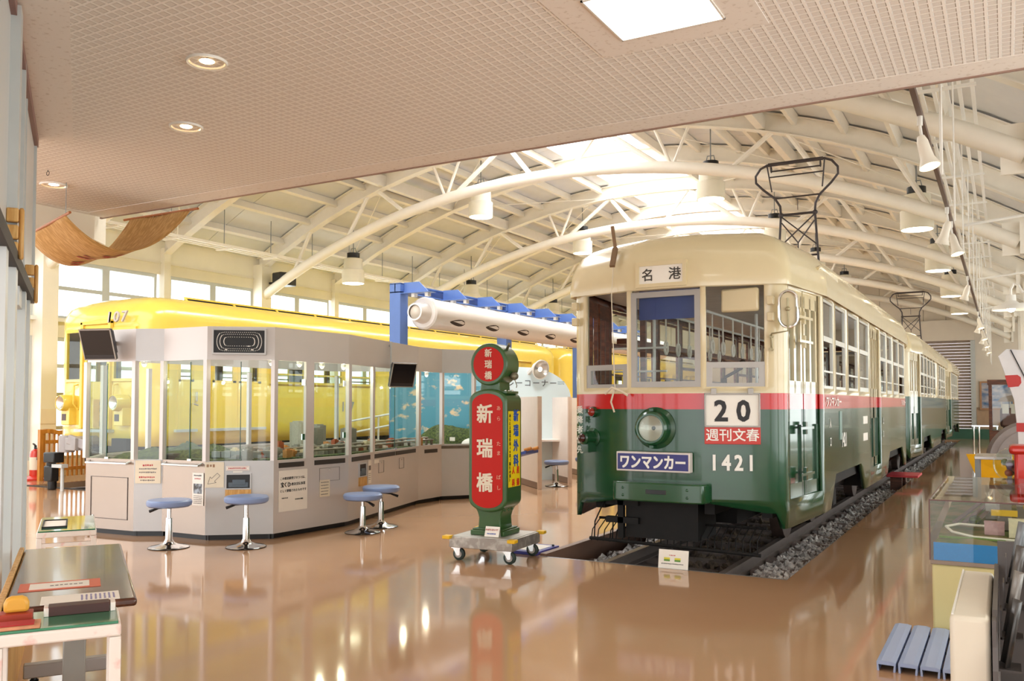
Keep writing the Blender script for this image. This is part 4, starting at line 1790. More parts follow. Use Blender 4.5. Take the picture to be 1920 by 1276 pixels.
def post(p, w=.05, z0=ZS, z1=ZT):
    m = MB()
    m.box(p.x - w / 2, p.x + w / 2, p.y - w / 2, p.y + w / 2, z0, z1)
    m.build('post', CAB, cab, smooth=0)


for i, p in enumerate(ring):
    post(p, .055)
mids = [(E_, F_, (.44,)), (F_, G_, (.3,)), (D_, E_, ())]
for a, b, ss in mids:
    for s in ss:
        d = b - a
        m = MB()
        m.beam(a + d * s + Vector((0, 0, ZS)), a + d * s + Vector((0, 0, ZT)), .13 if a is E_ else .07, .04, up=(d.y, -d.x, 0))
        m.build('post', CAB, cab, smooth=0)
for i in range(len(ring)):
    a, b = ring[i], ring[(i + 1) % len(ring)]
    if i in (10,):
        continue
    d = (b - a)
    n = Vector((d.y, -d.x, 0)).normalized() * -.012
    m = MB()
    m.quad(a + n + Vector((0, 0, ZS)), b + n + Vector((0, 0, ZS)), b + n + Vector((0, 0, ZT)), a + n + Vector((0, 0, ZT)))
    m.build('glass_pane', GREENGLASS if i in (0, 2, 4, 5) else GLASS, cab, smooth=0)
# overlapping sliding panes and their edges
for a, b, s in ((A_, B_, .42), (C_, D_, .62), (F_, G_, .62), (D_, E_, .5)):
    m = MB()
    M = on(a, b, s, (ZS + ZT) / 2, -.006)
    m.box(-.004, .004, -(ZT - ZS) / 2 + .02, (ZT - ZS) / 2 - .02, -.004, .004, M)
    m.build('pane_edge', mat('glass_edge', '#3b5d52', .2), cab, smooth=0)
for a, b, s in ((A_, B_, .45), (C_, D_, .64), (F_, G_, .62)):
    m = MB()
    m.box(-.03, .03, -.015, .01, -.01, .012, on(a, b, s, ZS + .01))
    m.build('lock', CHROME, cab, smooth=0)
for a, b in ((A_, B_), (C_, D_)):
    m = MB()
    M = on(a, b, .5, .83)
    L = (b - a).length * .42
    m.tube([M @ Vector(q) for q in ((-L, .01, 0), (-L, -.01, .05), (L, -.01, .05), (L, .01, 0))], .013, 8)
    m.build('rail_handle', CHROME, cab)
M = on(A_, B_, .5, .42)
m = MB()
for x0, x1, y0, y1 in ((-.3, .3, .235, .242), (-.3, .3, -.242, -.235), (-.3, -.293, -.242, .242), (.293, .3, -.242, .242)):
    m.box(x0, x1, y0, y1, -.004, .002, M)
m.build('access_seam', mat('seam_dark', '#6d625c', .5), cab, smooth=0)
m = MB()
m.ball((-.26, -.22, 0), (.015, .015, .008), M=M)
m.build('cam_lock', CHROME, cab)
# hinges on the opening windows
for a, b, s in ((E_, F_, .36), (E_, F_, .93)):
    for z in (1.12, 1.75):
        m = MB()
        m.box(-.02, .02, -.035, .035, -.005, .012, on(a, b, s, z))
        m.build('hinge', CHROME, cab, smooth=0)
# dark slots under the windows
for a, b, s0, s1 in ((E_, F_, .06, .38), (E_, F_, .52, .95), (F_, G_, .04, .27), (F_, G_, .33, .62), (F_, G_, .63, .95), (G_, H_, .25, .8)):
    m = MB()
    L = (b - a).length
    M = on(a, b, (s0 + s1) / 2, .81 if a is not G_ else .78)
    m.box(-L * (s1 - s0) / 2, L * (s1 - s0) / 2, -.028, .028, -.02, .002, M)
    m.build('slot', mat('slot_dark', '#3a3633', .5), cab, smooth=0)
for a, b, s, w, h, z in ((E_, F_, .73, .34, .16, .66), (F_, G_, .42, .18, .16, .66), (F_, G_, .72, .18, .15, .66)):
    m = MB()
    M = on(a, b, s, z)
    for x0, x1, y0, y1 in ((-w, w, h - .006, h), (-w, w, -h, -h + .006), (-w, -w + .006, -h, h), (w - .006, w, -h, h)):
        m.box(x0 / 2, x1 / 2, y0 / 2, y1 / 2, -.003, .002, M)
    m.build('hatch_seam', mat('seam_grey', '#7d7672', .5), cab, smooth=0)
    m = MB()
    m.ball((0, h / 2 - .025, 0), (.01, .01, .006), 8, 6, M)
    m.build('hatch_lock', CHROME, cab)
# control niches: dark recess, controller, wooden shelf
for a, b, s, w, z in ((D_, E_, .48, .25, .645), (F_, G_, .17, .2, .66)):
    M = on(a, b, s, z)
    m = MB()
    m.box(-w / 2, w / 2, -.075, .075, -.12, .003, M)
    no = m.build('control_niche', BLACK, cab, smooth=0)
    m = MB()
    for x0, x1, y0, y1 in ((-w / 2 - .012, w / 2 + .012, .075, .087), (-w / 2 - .012, w / 2 + .012, -.087, -.075), (-w / 2 - .012, -w / 2, -.075, .075), (w / 2, w / 2 + .012, -.075, .075)):
        m.box(x0, x1, y0, y1, -.01, .012, M)
    m.build('niche_frame', CABW, no, smooth=0)
    m = MB()
    m.box(-w * .42, w * .42, -.065, -.01, -.06, .008, M)
    m.box(-w * .25, w * .3, -.04, .02, -.06, .012, M)
    m.build('controller', mat('controller_grey', '#56636e', .35), no, bevel=.004)
    m = MB()
    m.box(-w / 2 - .012, w / 2 + .012, -.2, -.09, -.01, .015, M)
    m.build('wood_block', LIGHTWOOD, no, smooth=0)
# interior: table, painted sky, landscape
ins = MB()
ins.prism([(p.x * .985 - .13, p.y * .985 + .14) for p in ring], .8, .845)
ins.build('model_table', mat('model_ground', '#6b6256', .8, var=.2, scale=8, bump=.3), cab, smooth=0)
SKYP = two_tone('painted_sky', 'noise', '#549ab2', '#e6cba6', 0.6, stretch=(1, 1, 1.6), scale=5, lo=.58, hi=.66, detail=8)
bd = MB()
for a, b in ((Vector((-9.3, 12.2, 0)), Vector((-8.4, 12.5, 0))), (Vector((-8.4, 12.5, 0)), Vector((-7.5, 12.6, 0)))):
    bd.beam(a + Vector((0, 0, 1.47)), b + Vector((0, 0, 1.47)), .02, 1.24)
bd.build('sky_backdrop', SKYP, cab, smooth=0)
HILL = two_tone('model_foliage', 'noise', '#26331a', '#56622c', 0.9, scale=30, lo=.35, hi=.65, bump=.6)


def mound(cx, cy, rx, ry, h, seed, name='model_hill', z=.845):
    rnd = random.Random(seed)
    n = 26
    vs, fs = [], []
    for i in range(n + 1):
        for j in range(n + 1):
            u, v = -1 + 2 * i / n, -1 + 2 * j / n
            r = sqrt(u * u + v * v)
            q = max(0, 1 - r) ** .6 if r < 1 else 0
            vs.append((cx + u * rx, cy + v * ry, z + h * q * (1 + .2 * sin(5 * u + seed) * cos(4 * v)) + rnd.uniform(0, .025) * (q > 0)))
    for i in range(n):
        for j in range(n):
            a = i * (n + 1) + j
            fs.append((a, a + n + 1, a + n + 2, a + 1))
    return MB().add(vs, fs).build(name, HILL, cab)


mound(-8.45, 7.15, .45, .28, .17, 1)
mound(-8.95, 7.1, .55, .35, .1, 2)
mound(-8.2, 7.35, .35, .35, .16, 3)
mound(-8.05, 12.25, .75, .25, .33, 4)
mound(-9.4, 8.0, .6, .7, .08, 5)
m = MB()
for k in range(3):
    m.box(-8.47 + k * .001, -8.33, 6.86, 6.95, .845, .93 - k * .02)
m.build('tunnel_portal', mat('portal_grey', '#55524c', .8), cab, smooth=0)
m = MB()
m.prism([(-8.3, 6.85), (-7.75, 6.9), (-7.25, 7.35), (-7.2, 8.4), (-7.75, 10.7), (-7.85, 10.7), (-7.35, 8.4), (-7.4, 7.5), (-7.85, 7.05), (-8.3, 7.0)], .845, .875)
m.build('model_bank', HILL, cab, smooth=0)
TRK = mat('model_track', '#8b7b6b', .7, var=.1)
for off, z in ((.3, .93), (.55, .96)):
    m = MB()
    pts = [(-8.0, 7.15 + off, z), (-7.6, 7.3 + off, z), (-7.25 - off * .6, 7.75 + off, z), (-7.2 - off * .7, 8.6, z), (-7.45 - off * .6, 9.6, z), (-7.8 - off * .5, 10.9, z), (-7.9 - off * .4, 11.6, z)]
    for p, q in zip(pts, pts[1:]):
        m.beam(p, q, .09, .02)
    for p in pts:
        m.box(p[0] - .015, p[0] + .015, p[1] - .015, p[1] + .015, .845, z)
    m.build('model_viaduct', TRK, cab, smooth=0)
for i in range(2):
    m = MB()
    for k in range(5):
        m.beam((-7.98 + .115 * k, 7.12 + .04 * k + i * .18, .92), (-7.88 + .115 * k, 7.155 + .04 * k + i * .18, .92), .045, .07)
    m.build('model_train', mat('model_train_grey', '#8f8f8a', .4), cab, smooth=0)
rnd = random.Random(21)
bcols = ['#b7b0a4', '#9a958d', '#cfc6b6', '#c98a4d', '#b25a34', '#a9a39a', '#8f8a83', '#d8c9a8']
bm_ = [mat('model_building_%d' % i, c, .6, var=.1, scale=60) for i, c in enumerate(bcols)]
spots = []
for (x0, x1, y0, y1, n) in ((-8.0, -7.45, 7.4, 8.4, 30), (-8.3, -7.5, 8.4, 9.6, 24), (-8.6, -7.9, 9.6, 11.2, 18), (-7.6, -7.3, 7.6, 8.3, 8), (-7.9, -7.4, 7.15, 7.4, 8)):
    for _ in range(n):
        spots.append((rnd.uniform(x0, x1), rnd.uniform(y0, y1), rnd.choice((.05, .06, .08, .1, .13)), rnd.randrange(8)))
spots += [(-7.95, 8.5, .42, 0), (-8.05, 8.62, .36, 0), (-8.0, 8.85, .33, 6), (-8.35, 9.3, .36, 1), (-8.3, 9.9, .3, 6), (-7.3, 7.62, .12, 3), (-7.4, 7.8, .1, 3), (-7.55, 7.75, .2, 4)]
for x, y, h, c in spots:
    w, d = rnd.uniform(.025, .055), rnd.uniform(.025, .055)
    m = MB()
    if h > .25:
        w, d = .1, .06
    m.box(x - w, x + w, y - d, y + d, .845, .845 + h)
    if h > .25:
        m.box(x - w * .5, x + w * .5, y - d - .004, y + d + .004, .845, .845 + h * 1.04)
        for k in range(9):
            m.box(x - w * .96 + k * w * .21, x - w * .86 + k * w * .21, y - d - .003, y - d, .87, .845 + h * .98)
    else:
        m.box(x - w * .6, x + w * .6, y - d * .6, y + d * .6, .845 + h, .845 + h + .015)
        for k in range(int(h / .03)):
            m.box(x - w - .004, x + w + .004, y - d - .004, y + d + .004, .86 + k * .03, .866 + k * .03)
    m.build('model_building', bm_[c], cab, smooth=0)
for x, y in ((-7.85, 7.5), (-7.72, 7.42), (-8.35, 11.9), (-7.85, 11.95)):
    m = MB()
    m.box(x - .05, x + .05, y - .004, y + .004, .9, .96)
    m.build('place_card', PAPER, cab, smooth=0)
m = MB()
m.ball((-7.55, 12.1, .85), (.2, .16, .1), 20, 8)
m.build('model_dome', WHITE, cab)
for i, (x, y) in enumerate(((-8.75, 6.78), (-7.25, 7.3), (-7.2, 7.7), (-7.3, 8.2), (-7.3, 8.6), (-7.75, 10.5), (-8.05, 11.5))):
    m = MB()
    m.lathe([(.02, .05), (.03, .03), (.035, 0), (.03, -.012)], 14, Matrix.Translation((x, y, ZT - .02)))
    lo = m.build('spot_lamp', WHITE, cab)
    m = MB()
    m.ball((x, y, ZT - .035), .022)
    m.build('bulb', mat('small_bulb', '#fff3d8', .5, var=0, emit=12, ecol='#ffdca0'), lo)
    light('cabinet_lamp', 'POINT', (x, y, ZT - .1), 5, (1, .85, .62), .03)

# ------------------------------------------------------------------ sheets and panels fixed on the cabinet


def sheet(name, label, M, w, h, paper, fn=None, ink=INK, cat='notice'):
    m = MB()
    m.box(-w / 2, w / 2, -h / 2, h / 2, 0, .004, M)
    if fn is None:
        return tag(m.build(name, paper, smooth=0), label, cat)
    t = thing(name, label, cat, M.translation)
    m.build('sheet', paper, t, smooth=0)
    fn(t, M @ Matrix.Translation((0, 0, .0045)))
    return t


def pr(t, nm, ink, fn):
    m = MB()
    fn(m)
    m.build(nm, ink, t, smooth=0)


def T2(x, y):
    return Matrix.Translation((x, y, 0))


sheet('safety_notice', 'cream notice with red print on the narrow face beside the first handrail', on(B_, C_, .5, .73), .29, .26, CREAMPAPER,
      lambda t, M: (pr(t, 'red_print', REDINK, lambda m: (dashes(m, M @ T2(0, .075), .12, 1, .03, .024, seed=2), dashes(m, M @ T2(0, -.06), .2, 1, .03, .02, seed=5))),
                    pr(t, 'print', GREYINK, lambda m: (dashes(m, M @ T2(0, .015), .2, 2, .04, .018, seed=3), dashes(m, M @ T2(0, -.095), .17, 1, .03, .018, seed=4)))))
sheet('tram_poster', 'white sheet with a small photograph of a tram beside the second handrail', on(C_, D_, .84, .56), .17, .36, PAPER,
      lambda t, M: (pr(t, 'photo', two_tone('poster_photo', 'noise', '#4c4a46', '#a9b3bd', .5, scale=14), lambda m: m.box(-.065, .065, -.05, .06, 0, .001, M)),
                    pr(t, 'title', INK, lambda m: dashes(m, M @ T2(0, .15), .12, 1, .02, .018, seed=7)),
                    pr(t, 'subtitle', REDINK, lambda m: dashes(m, M @ T2(0, .115), .1, 1, .02, .016, seed=8)),
                    pr(t, 'print', GREYINK, lambda m: dashes(m, M @ T2(0, -.115), .13, 5, .02, .009, seed=9))))


def arrow(m, M):
    c, s = cos(R(48)), sin(R(48))
    pts = [(-.1, -.1), (-.075, -.02), (-.06, -.04), (.0, .02), (.03, -.01), (-.03, -.07), (-.01, -.085)]
    for p, q in zip(pts, pts[1:] + pts[:1]):
        m.beam(M @ Vector((p[0], p[1], .001)), M @ Vector((q[0], q[1], .001)), .004, .002, up=M.to_3x3() @ Vector((0, 0, 1)))


sheet('arrow_sheet', 'large cream sheet with an outlined arrow pointing down to the poster', on(D_, E_, .13, .72), .2, .28, CREAMPAPER,
      lambda t, M: (pr(t, 'arrow', GREYINK, lambda m: arrow(m, M @ T2(.03, -.0))),
                    pr(t, 'print', mat('brown_ink', '#a07a5a', .5), lambda m: dashes(m, M @ T2(-.03, .1), .11, 1, .02, .035, seed=12))))
sheet('red_label', 'narrow white label with red printed border above the control niche', on(D_, E_, .47, .79), .25, .05, PAPER,
      lambda t, M: pr(t, 'border', REDINK, lambda m: (m.box(-.115, .115, .017, .019, 0, .001, M), m.box(-.115, .115, -.019, -.017, 0, .001, M), dashes(m, M, .2, 1, .02, .016, seed=14))))
sheet('small_label', 'tiny white label directly above the control niche', on(D_, E_, .47, .75), .1, .017, PAPER)


def lottery(t, M):
    pr(t, 'lettering', INK, lambda m: (write(m, 'この鉄道模型ジオラマは、', .034, M @ T2(0, .14)), write(m, 'の普及宣伝事業', .036, M @ T2(.06, .07)),
                                       write(m, 'として整備されたものです', .034, M @ T2(0, 0)), write(m, '名古屋市交通局', .018, M @ T2(.09, -.105)), write(m, '平成12年12月', .016, M @ T2(-.13, -.08))))
    pr(t, 'headline', INK, lambda m: write(m, '宝くじ', .06, M @ T2(-.12, .07), bold=.03, sx=.8))


sheet('dedication_plate', 'large white plate with black print about the model railway', on(E_, F_, .24, .52), .44, .46, PAPER, lottery)
sheet('small_notice', 'small cream notice under the locked hatch, beside the large white plate', on(E_, F_, .66, .5), .17, .2, CREAMPAPER,
      lambda t, M: pr(t, 'print', GREYINK, lambda m: dashes(m, M, .13, 5, .035, .012, seed=17)))
sheet('niche_card', 'narrow printed card beside the second control niche', on(F_, G_, .26, .62), .1, .3, PAPER,
      lambda t, M: pr(t, 'picture', GREYINK, lambda m: (m.box(-.035, .035, .02, .08, 0, .001, M), dashes(m, M @ T2(0, -.06), .07, 4, .025, .008, seed=19))))
sheet('slot_label', 'pale label under the first window of the monitor section', on(F_, G_, .35, .74), .16, .05, PAPER)
# track diagram
td = thing('track_diagram', 'black track diagram with rings of white dots on the cabinet header', 'diagram panel', on(D_, E_, .48, 2.19).translation)
M = on(D_, E_, .48, 2.19)
m = MB()
for x0, x1, y0, y1 in ((-.29, .29, .125, .145), (-.29, .29, -.145, -.125), (-.29, -.272, -.125, .125), (.272, .29, -.125, .125)):
    m.box(x0, x1, y0, y1, -.0, .06, M)
m.build('frame', CABW, td, smooth=0)
m = MB()
m.box(-.272, .272, -.125, .125, 0, .045, M)
m.build('board', BLACK, td, smooth=0)
m = MB()
for rx, ry, n in ((.25, .105, 90), (.215, .082, 76), (.17, .05, 56)):
    for k in range(n):
        t = 2 * pi * k / n
        x = max(-1, min(1, 1.5 * cos(t))) * (rx - ry) + cos(t) * ry * .9
        y = sin(t) * ry
        y = max(-ry * .98, min(ry * .98, y * 1.15))
        m.box(x - .004, x + .004, y - .003, y + .003, .045, .047, M)
for x, y in ((.1, -.05), (-.14, -.09), (.14, -.09)):
    m.box(x - .013, x + .013, y - .005, y + .005, .045, .048, M)
m.build('dots', WHITEINK, td, smooth=0)


def monitor(label, c, n, w, h, arm):
    n = Vector(n).normalized()
    x = Vector((-n.y, n.x, 0)).normalized()
    y = n.cross(x)
    M = frame(c, x, y)
    t = thing('monitor', label, 'monitor', c)
    m = MB()
    m.box(-w / 2, w / 2, -h / 2, h / 2, -.04, 0, M)
    m.prism([(-w * .4, -h * .35), (w * .4, -h * .35), (w * .4, h * .4), (-w * .4, h * .4)], -.11, -.04, M)
    m.build('case', mat('monitor_case', '#3c3a3e', .4), t, bevel=.01)
    m = MB()
    for x0, x1, y0, y1 in ((-w / 2, w / 2, h / 2 - .012, h / 2), (-w / 2, w / 2, -h / 2, -h / 2 + .012), (-w / 2, -w / 2 + .012, -h / 2, h / 2), (w / 2 - .012, w / 2, -h / 2, h / 2)):
        m.box(x0, x1, y0, y1, -.001, .008, M)
    m.build('bezel', SASH, t, smooth=0)
    m = MB()
    m.box(-w / 2 + .012, w / 2 - .012, -h / 2 + .06, h / 2 - .012, 0, .004, M)
    m.build('screen', mat('dark_screen', '#191618', .15), t, smooth=0)
    m = MB()
    m.box(-w / 2 + .012, w / 2 - .012, -h / 2 + .012, -h / 2 + .06, 0, .003, M)
    m.build('speaker_strip', mat('speaker_grey', '#2b2729', .5), t, smooth=0)
    m = MB()
    m.beam(Vector(c) - n * .1, Vector(arm), .05, .05)
    m.build('bracket', ALU_DARK, t, smooth=0)
    return t


monitor('black monitor tilted down from the header end, above the first steel panel', (-8.93, 6.3, 2.17), (.3, -.9, -.33), .4, .36, (-8.98, 6.56, 2.2))
monitor('grey monitor hung by a thin rod over the wide window with two niches', (-7.12, 9.62, 1.89), (.88, -.36, -.32), .38, .34, (-7.38, 9.75, 1.95))
m = MB()
m.cyl((-7.36, 9.66, 1.93), (-7.36, 9.66, 2.36), .012, n=8)
m.beam((-7.36, 9.66, 2.3), (-7.42, 9.68, 2.3), .03, .03)
tag(m.build('monitor_rod', ALU), 'thin upright rod holding the grey monitor against the header', 'rod')

# ------------------------------------------------------------------ stools
STOOL = mat('stool_vinyl', '#7f93bd', 0.35, var=.03, coat=.1)


def stool(label, x, y, seat, rz, group):
    t = thing('stool', label, 'stool', (0, 0, 0), 0, group)
    m = MB()
    m.lathe([(.205, seat - .075), (.222, seat - .062), (.228, seat - .04), (.226, seat - .02), (.21, seat - .004), (.17, seat), (.02, seat + .002)], 36)
    m.build('seat', STOOL, t)
    m = MB()
    m.lathe([(.2, seat - .078), (.21, seat - .07), (.2, seat - .062)], 36)
    m.build('seat_board', BLACK, t)
    m = MB()
    m.lathe([(.022, .2), (.022, seat - .1), (.05, seat - .085), (.05, seat - .075)], 20)
    m.build('piston', CHROME, t)
    m = MB()
    m.lathe([(.2, 0), (.205, .008), (.19, .016), (.1, .032), (.055, .055), (.036, .09), (.033, .3), (.03, .31)], 36)
    m.build('base', CHROME, t)
    m = MB()
    m.lathe([(.206, 0), (.209, .006), (.2, .009)], 36)
    m.build('rim', BLACK, t)
    m = MB()
    m.tube([(0, 0, seat - .09), (-.12, -.03, seat - .1)], .008, 6)
    m.tube([(-.12, -.03, seat - .1), (-.2, -.06, seat - .13)], [.012, .018], 6)
    m.build('lever', BLACK, t)
    t.location = (x, y, 0)
    t.rotation_euler = (0, 0, rz)
    return t


G_ST = 'blue stools'
stool('blue round stool in front of the second handrail and the tram poster', -7.65, 6.26, .505, .2, G_ST)
stool('blue round stool in front of the track diagram and control niche', -6.97, 6.68, .54, .3, G_ST)
stool('blue round stool in front of the large white plate, overlapping the one behind', -6.57, 8.1, .46, 2.6, G_ST)
stool('blue round stool behind the stool at the white plate, below the second niche', -6.69, 8.6, .5, 3.4, G_ST)
stool('pale blue stool between the two nearest booth partitions', -7.18, 14.4, .47, .3, G_ST)
stool('pale blue stool beyond the second booth partition, half behind the tram', -7.05, 15.45, .47, 1, G_ST)
# ------------------------------------------------------------------ tram stop sign on its trolley
SGREEN = mat('sign_green', '#33572a', 0.35, var=.06, coat=.3)
SRED = mat('sign_red', '#b81505', 0.45, var=.02, spec=.25)
SW = mat('sign_lettering', '#dccfb8', 0.5, var=0)
SC, SR = Vector((-4.37, 7.42, 0)), R(4)
ct = thing('trolley', 'square grey platform trolley on castors carrying the tram stop sign', 'trolley', SC, SR)
MC = wm(ct)


def cart(fn, name, m_, par=None, **k):
    m = MB()
    fn(m)
    m.v = [MC @ v for v in m.v]
    return m.build(name, m_, par or ct, **k)


cart(lambda m: m.box(-.335, .335, -.325, .325, .127, .232), 'deck', two_tone('cart_aluminium', 'noise', '#9a948d', '#b9b5ae', .35, metal=.5, scale=12), bevel=.006)
cart(lambda m: m.box(-.31, .31, -.3, .3, .232, .236), 'deck_sheet', mat('deck_top', '#c9c4bd', .35, metal=.4))
for sx in (-1, 1):
    for sy in (-1, 1):
        cart(lambda m: (m.box(sx * .345 - .04, sx * .345 + .04 - (.012 if sx > 0 else -.012) * 0, sy * .335 - .04, sy * .335 + .04, .21, .242)), 'corner_guard', YELLOWPLASTIC, bevel=.006)
        x, y = sx * .27, sy * .26

        def caster(m):
            m.box(x - .05, x + .05, y - .05, y + .05, .118, .127)
            for e in (-1, 1):
                m.add([(x - .045, y + e * .024, .12), (x + .035, y + e * .024, .12), (x + .03, y + e * .024, .05), (x, y + e * .024, .045), (x - .045, y + e * .029, .12), (x + .035, y + e * .029, .12), (x + .03, y + e * .029, .05), (x, y + e * .029, .045)],
                      [(0, 1, 2, 3), (7, 6, 5, 4), (0, 4, 5, 1), (1, 5, 6, 2), (2, 6, 7, 3), (3, 7, 4, 0)])
        c = cart(caster, 'castor', CHROME, smooth=0)

        def tyre(m):
            m.tube([(x + .012, y - .02, .06), (x + .012, y - .015, .06), (x + .012, y + .015, .06), (x + .012, y + .02, .06)], [.052, .06, .06, .052], 24)
        cart(tyre, 'wheel', mat('tyre', '#24342f', .5), c)
        cart(lambda m: (m.cyl((x + .012, y - .023, .06), (x + .012, y + .023, .06), .036, n=20)), 'hub', SASH, c)
sg = thing('tram_stop_sign', 'green and red tram stop sign with round head on the trolley', 'sign', SC + Vector((0, 0, .236)), SR)
MS = wm(ct)
D0, D1 = -.175, .175   # depth of the lamp housing


def sgn(fn, name, m_, par=None, **k):
    m = MB()
    fn(m)
    m.v = [MS @ v for v in m.v]
    return m.build(name, m_, par or sg, **k)


MX = Matrix(((1, 0, 0, 0), (0, 0, -1, 0), (0, 1, 0, 0), (0, 0, 0, 1)))   # x, z in the plane, thickness along -y


def outline(w, z0, z1, top, bot, n=14):
    """Rounded-end housing outline in x, z."""
    pts = []
    for i in range(n + 1):
        t = pi - pi * i / n
        pts.append((w * cos(t), z1 + top * sin(t)))
    for i in range(n + 1):
        t = -pi * i / n
        pts.append((w * cos(t), z0 + bot * sin(t)))
    return pts


sgn(lambda m: m.prism(outline(.205, .575, 1.53, .115, .115), -D1, -D0, MX), 'housing', SGREEN, bevel=.018)
sgn(lambda m: m.prism(outline(.165, .6, 1.5, .1, .1), -D0 + .001, -D0 + .004, MX), 'face_panel', SRED, smooth=0)
sgn(lambda m: m.prism([(.2 * cos(2 * pi * i / 40), 1.885 + .205 * sin(2 * pi * i / 40)) for i in range(40)], -.13, .15, MX), 'head', SGREEN, bevel=.014)
sgn(lambda m: m.prism([(.163 * cos(2 * pi * i / 40), 1.885 + .168 * sin(2 * pi * i / 40)) for i in range(40)], .15, .154, MX), 'head_face', SRED, smooth=0)


def neck(m, prof, y0, y1):
    pts = [(-w, z) for z, w in prof] + [(w, z) for z, w in reversed(prof)]
    m.prism(pts[::-1], -y1, -y0, MX)


sgn(lambda m: neck(m, [(1.6, .12), (1.65, .105), (1.69, .1), (1.72, .105), (1.76, .13)], -.12, .12), 'neck', SGREEN, bevel=.01)
sgn(lambda m: m.box(-.13, .19, -.13, .13, 1.6, 1.625), 'neck_flange', SGREEN, bevel=.004)
for x, y in ((.16, -.1), (.16, -.03), (.16, .05)):
    sgn(lambda m: m.ball((x, y, 1.628), (.013, .013, .012), 8, 6), 'bolt', CHROME)
sgn(lambda m: neck(m, [(.29, .125), (.33, .12), (.4, .115), (.45, .13), (.5, .16), (.53, .18)], -.13, .13), 'pedestal', SGREEN, bevel=.012)
sgn(lambda m: (m.box(-.18, .18, -.18, .18, .2372, .285), m.box(-.165, .165, -.165, .165, .285, .3)), 'base_plate', SGREEN, bevel=.006)
for y in (-.09, -.01, .07):
    sgn(lambda m: m.ball((.15, y, .475), (.012, .012, .012), 8, 6), 'rivet', SGREEN)
sgn(lambda m: (m.cyl((.13, -.02, 2.02), (.2, -.1, 2.08), .014), m.ball((.205, .0, 1.77), (.04, .05, .04)), m.tube([(.2, .02, 1.74), (.215, .04, 1.68), (.2, .06, 1.66)], .004, 5)), 'hasp', mat('hasp_metal', '#7f7a64', .4, metal=.5))
FF = lambda x, z, y: MS @ frame((x, y, z), (1, 0, 0), UP)
sgn(lambda m: None or column(m, '新瑞橋', .085, .108, MS.inverted() @ FF(0, 1.885, -.1545), bold=.02, sx=.95), 'head_lettering', SW, smooth=0)
for ch, z in (('新', 1.405), ('瑞', 1.075), ('橋', .745)):
    sgn(lambda m: write(m, ch, .19, MS.inverted() @ FF(-.025, z, D0 - .0045), bold=.03, sx=.93), 'main_lettering', SW, smooth=0)


def furi(m):
    for ch, z in (('あ', 1.46), ('ら', 1.36), ('た', 1.12), ('ま', 1.03), ('ば', .8), ('し', .7)):
        write(m, ch, .048, MS.inverted() @ FF(.125, z, D0 - .0045))


sgn(furi, 'small_lettering', mat('furigana', '#e0a58c', .5, var=0), smooth=0)
yp = sgn(lambda m: m.box(.205, .208, -.135, .13, .7, 1.43), 'yellow_panel', mat('panel_yellow', '#f0d414', .4), smooth=0)
SF = lambda y, z: MS.inverted() @ MS @ frame((.2085, y, z), (0, 1, 0), UP)


def side1(m):
    column(m, '新瑞外科', .12, .145, SF(.03, 1.17), bold=.035, sx=.95)


sgn(side1, 'blue_lettering', mat('panel_blue', '#2456b0', .5, var=0), yp, smooth=0)


def side2(m):
    column(m, '人科', .075, .12, SF(-.03, .8), bold=.03, sx=.8)
    column(m, '産婦', .075, .12, SF(.075, .8), bold=.03, sx=.8)


sgn(side2, 'red_lettering', mat('panel_red', '#d0301c', .5, var=0), yp, smooth=0)
sgn(lambda m: column(m, 'あらたま橋電停東30米〈銀行の裏〉', .038, .0385, SF(-.105, 1.08)), 'black_lettering', INK, yp, smooth=0)
card = thing('sign_card', 'white folded card standing on the trolley at the foot of the sign', 'card', MC @ Vector((.07, -.22, .236)))
Mc = MC @ frame((.085, -.235, .287), (1, 0, 0), (0, .35, 1))
m = MB()
m.box(-.075, .075, -.05, .05, 0, .003, Mc)
m.add([Mc @ Vector(q) for q in ((-.075, .05, 0), (.075, .05, 0), (.075, -.04, -.05), (-.075, -.04, -.05))], [(0, 1, 2, 3), (3, 2, 1, 0)])
m.build('sheet', PAPER, card, smooth=0)
m = MB()
write(m, 'のぼらないで', .022, Mc @ Matrix.Translation((-.005, .018, .004)))
m.build('red_print', REDINK, card, smooth=0)
m = MB()
dashes(m, Mc @ Matrix.Translation((-.0, -.02, .004)), .1, 1, .02, .014, seed=3)
m.build('blue_print', BLUEINK, card, smooth=0)
fp = thing('floor_plate', 'low blue plate with white sheet lying on the floor beside the track pit', 'plate', (-4.18, 8.0, 0), R(3))
m = MB()
m.box(-4.36, -4.07, 7.72, 8.22, 0, .03)
m.build('board', mat('plate_blue', '#4a4a9a', .4), fp, bevel=.004)
m = MB()
m.box(-4.34, -4.12, 7.8, 8.16, .03, .033)
m.build('sheet', PAPER, fp, smooth=0)
for x, y in ((-4.1, 7.8), (-4.1, 8.14)):
    m = MB()
    m.cyl((x, y, .03), (x, y, .05), .012)
    m.build('knob', BLACK, fp)
pcard = thing('pit_card', 'white card with green and yellow bars at the front edge of the tram pit', 'card', (-2.67, 7.73, -.005))
Mp = frame((-2.67, 7.745, .08), (1, .03, 0), (0, .18, 1))
m = MB()
m.box(-.14, .14, -.085, .085, 0, .005, Mp)
m.build('sheet', PAPER, pcard, smooth=0)
for z, mm in ((.005, mat('bar_yellow', '#d9cf3a', .5)), (-.012, mat('bar_green', '#5f8f34', .5))):
    for x in (-.06, .04):
        m = MB()
        m.box(x - .028, x + .028, z - .008, z + .009, .005, .0065, Mp)
        m.build('bar', mm, pcard, smooth=0)
m = MB()
dashes(m, Mp @ Matrix.Translation((-.01, .035, .005)), .06, 1, .02, .01, seed=4)
m.build('red_print', REDINK, pcard, smooth=0)
m = MB()
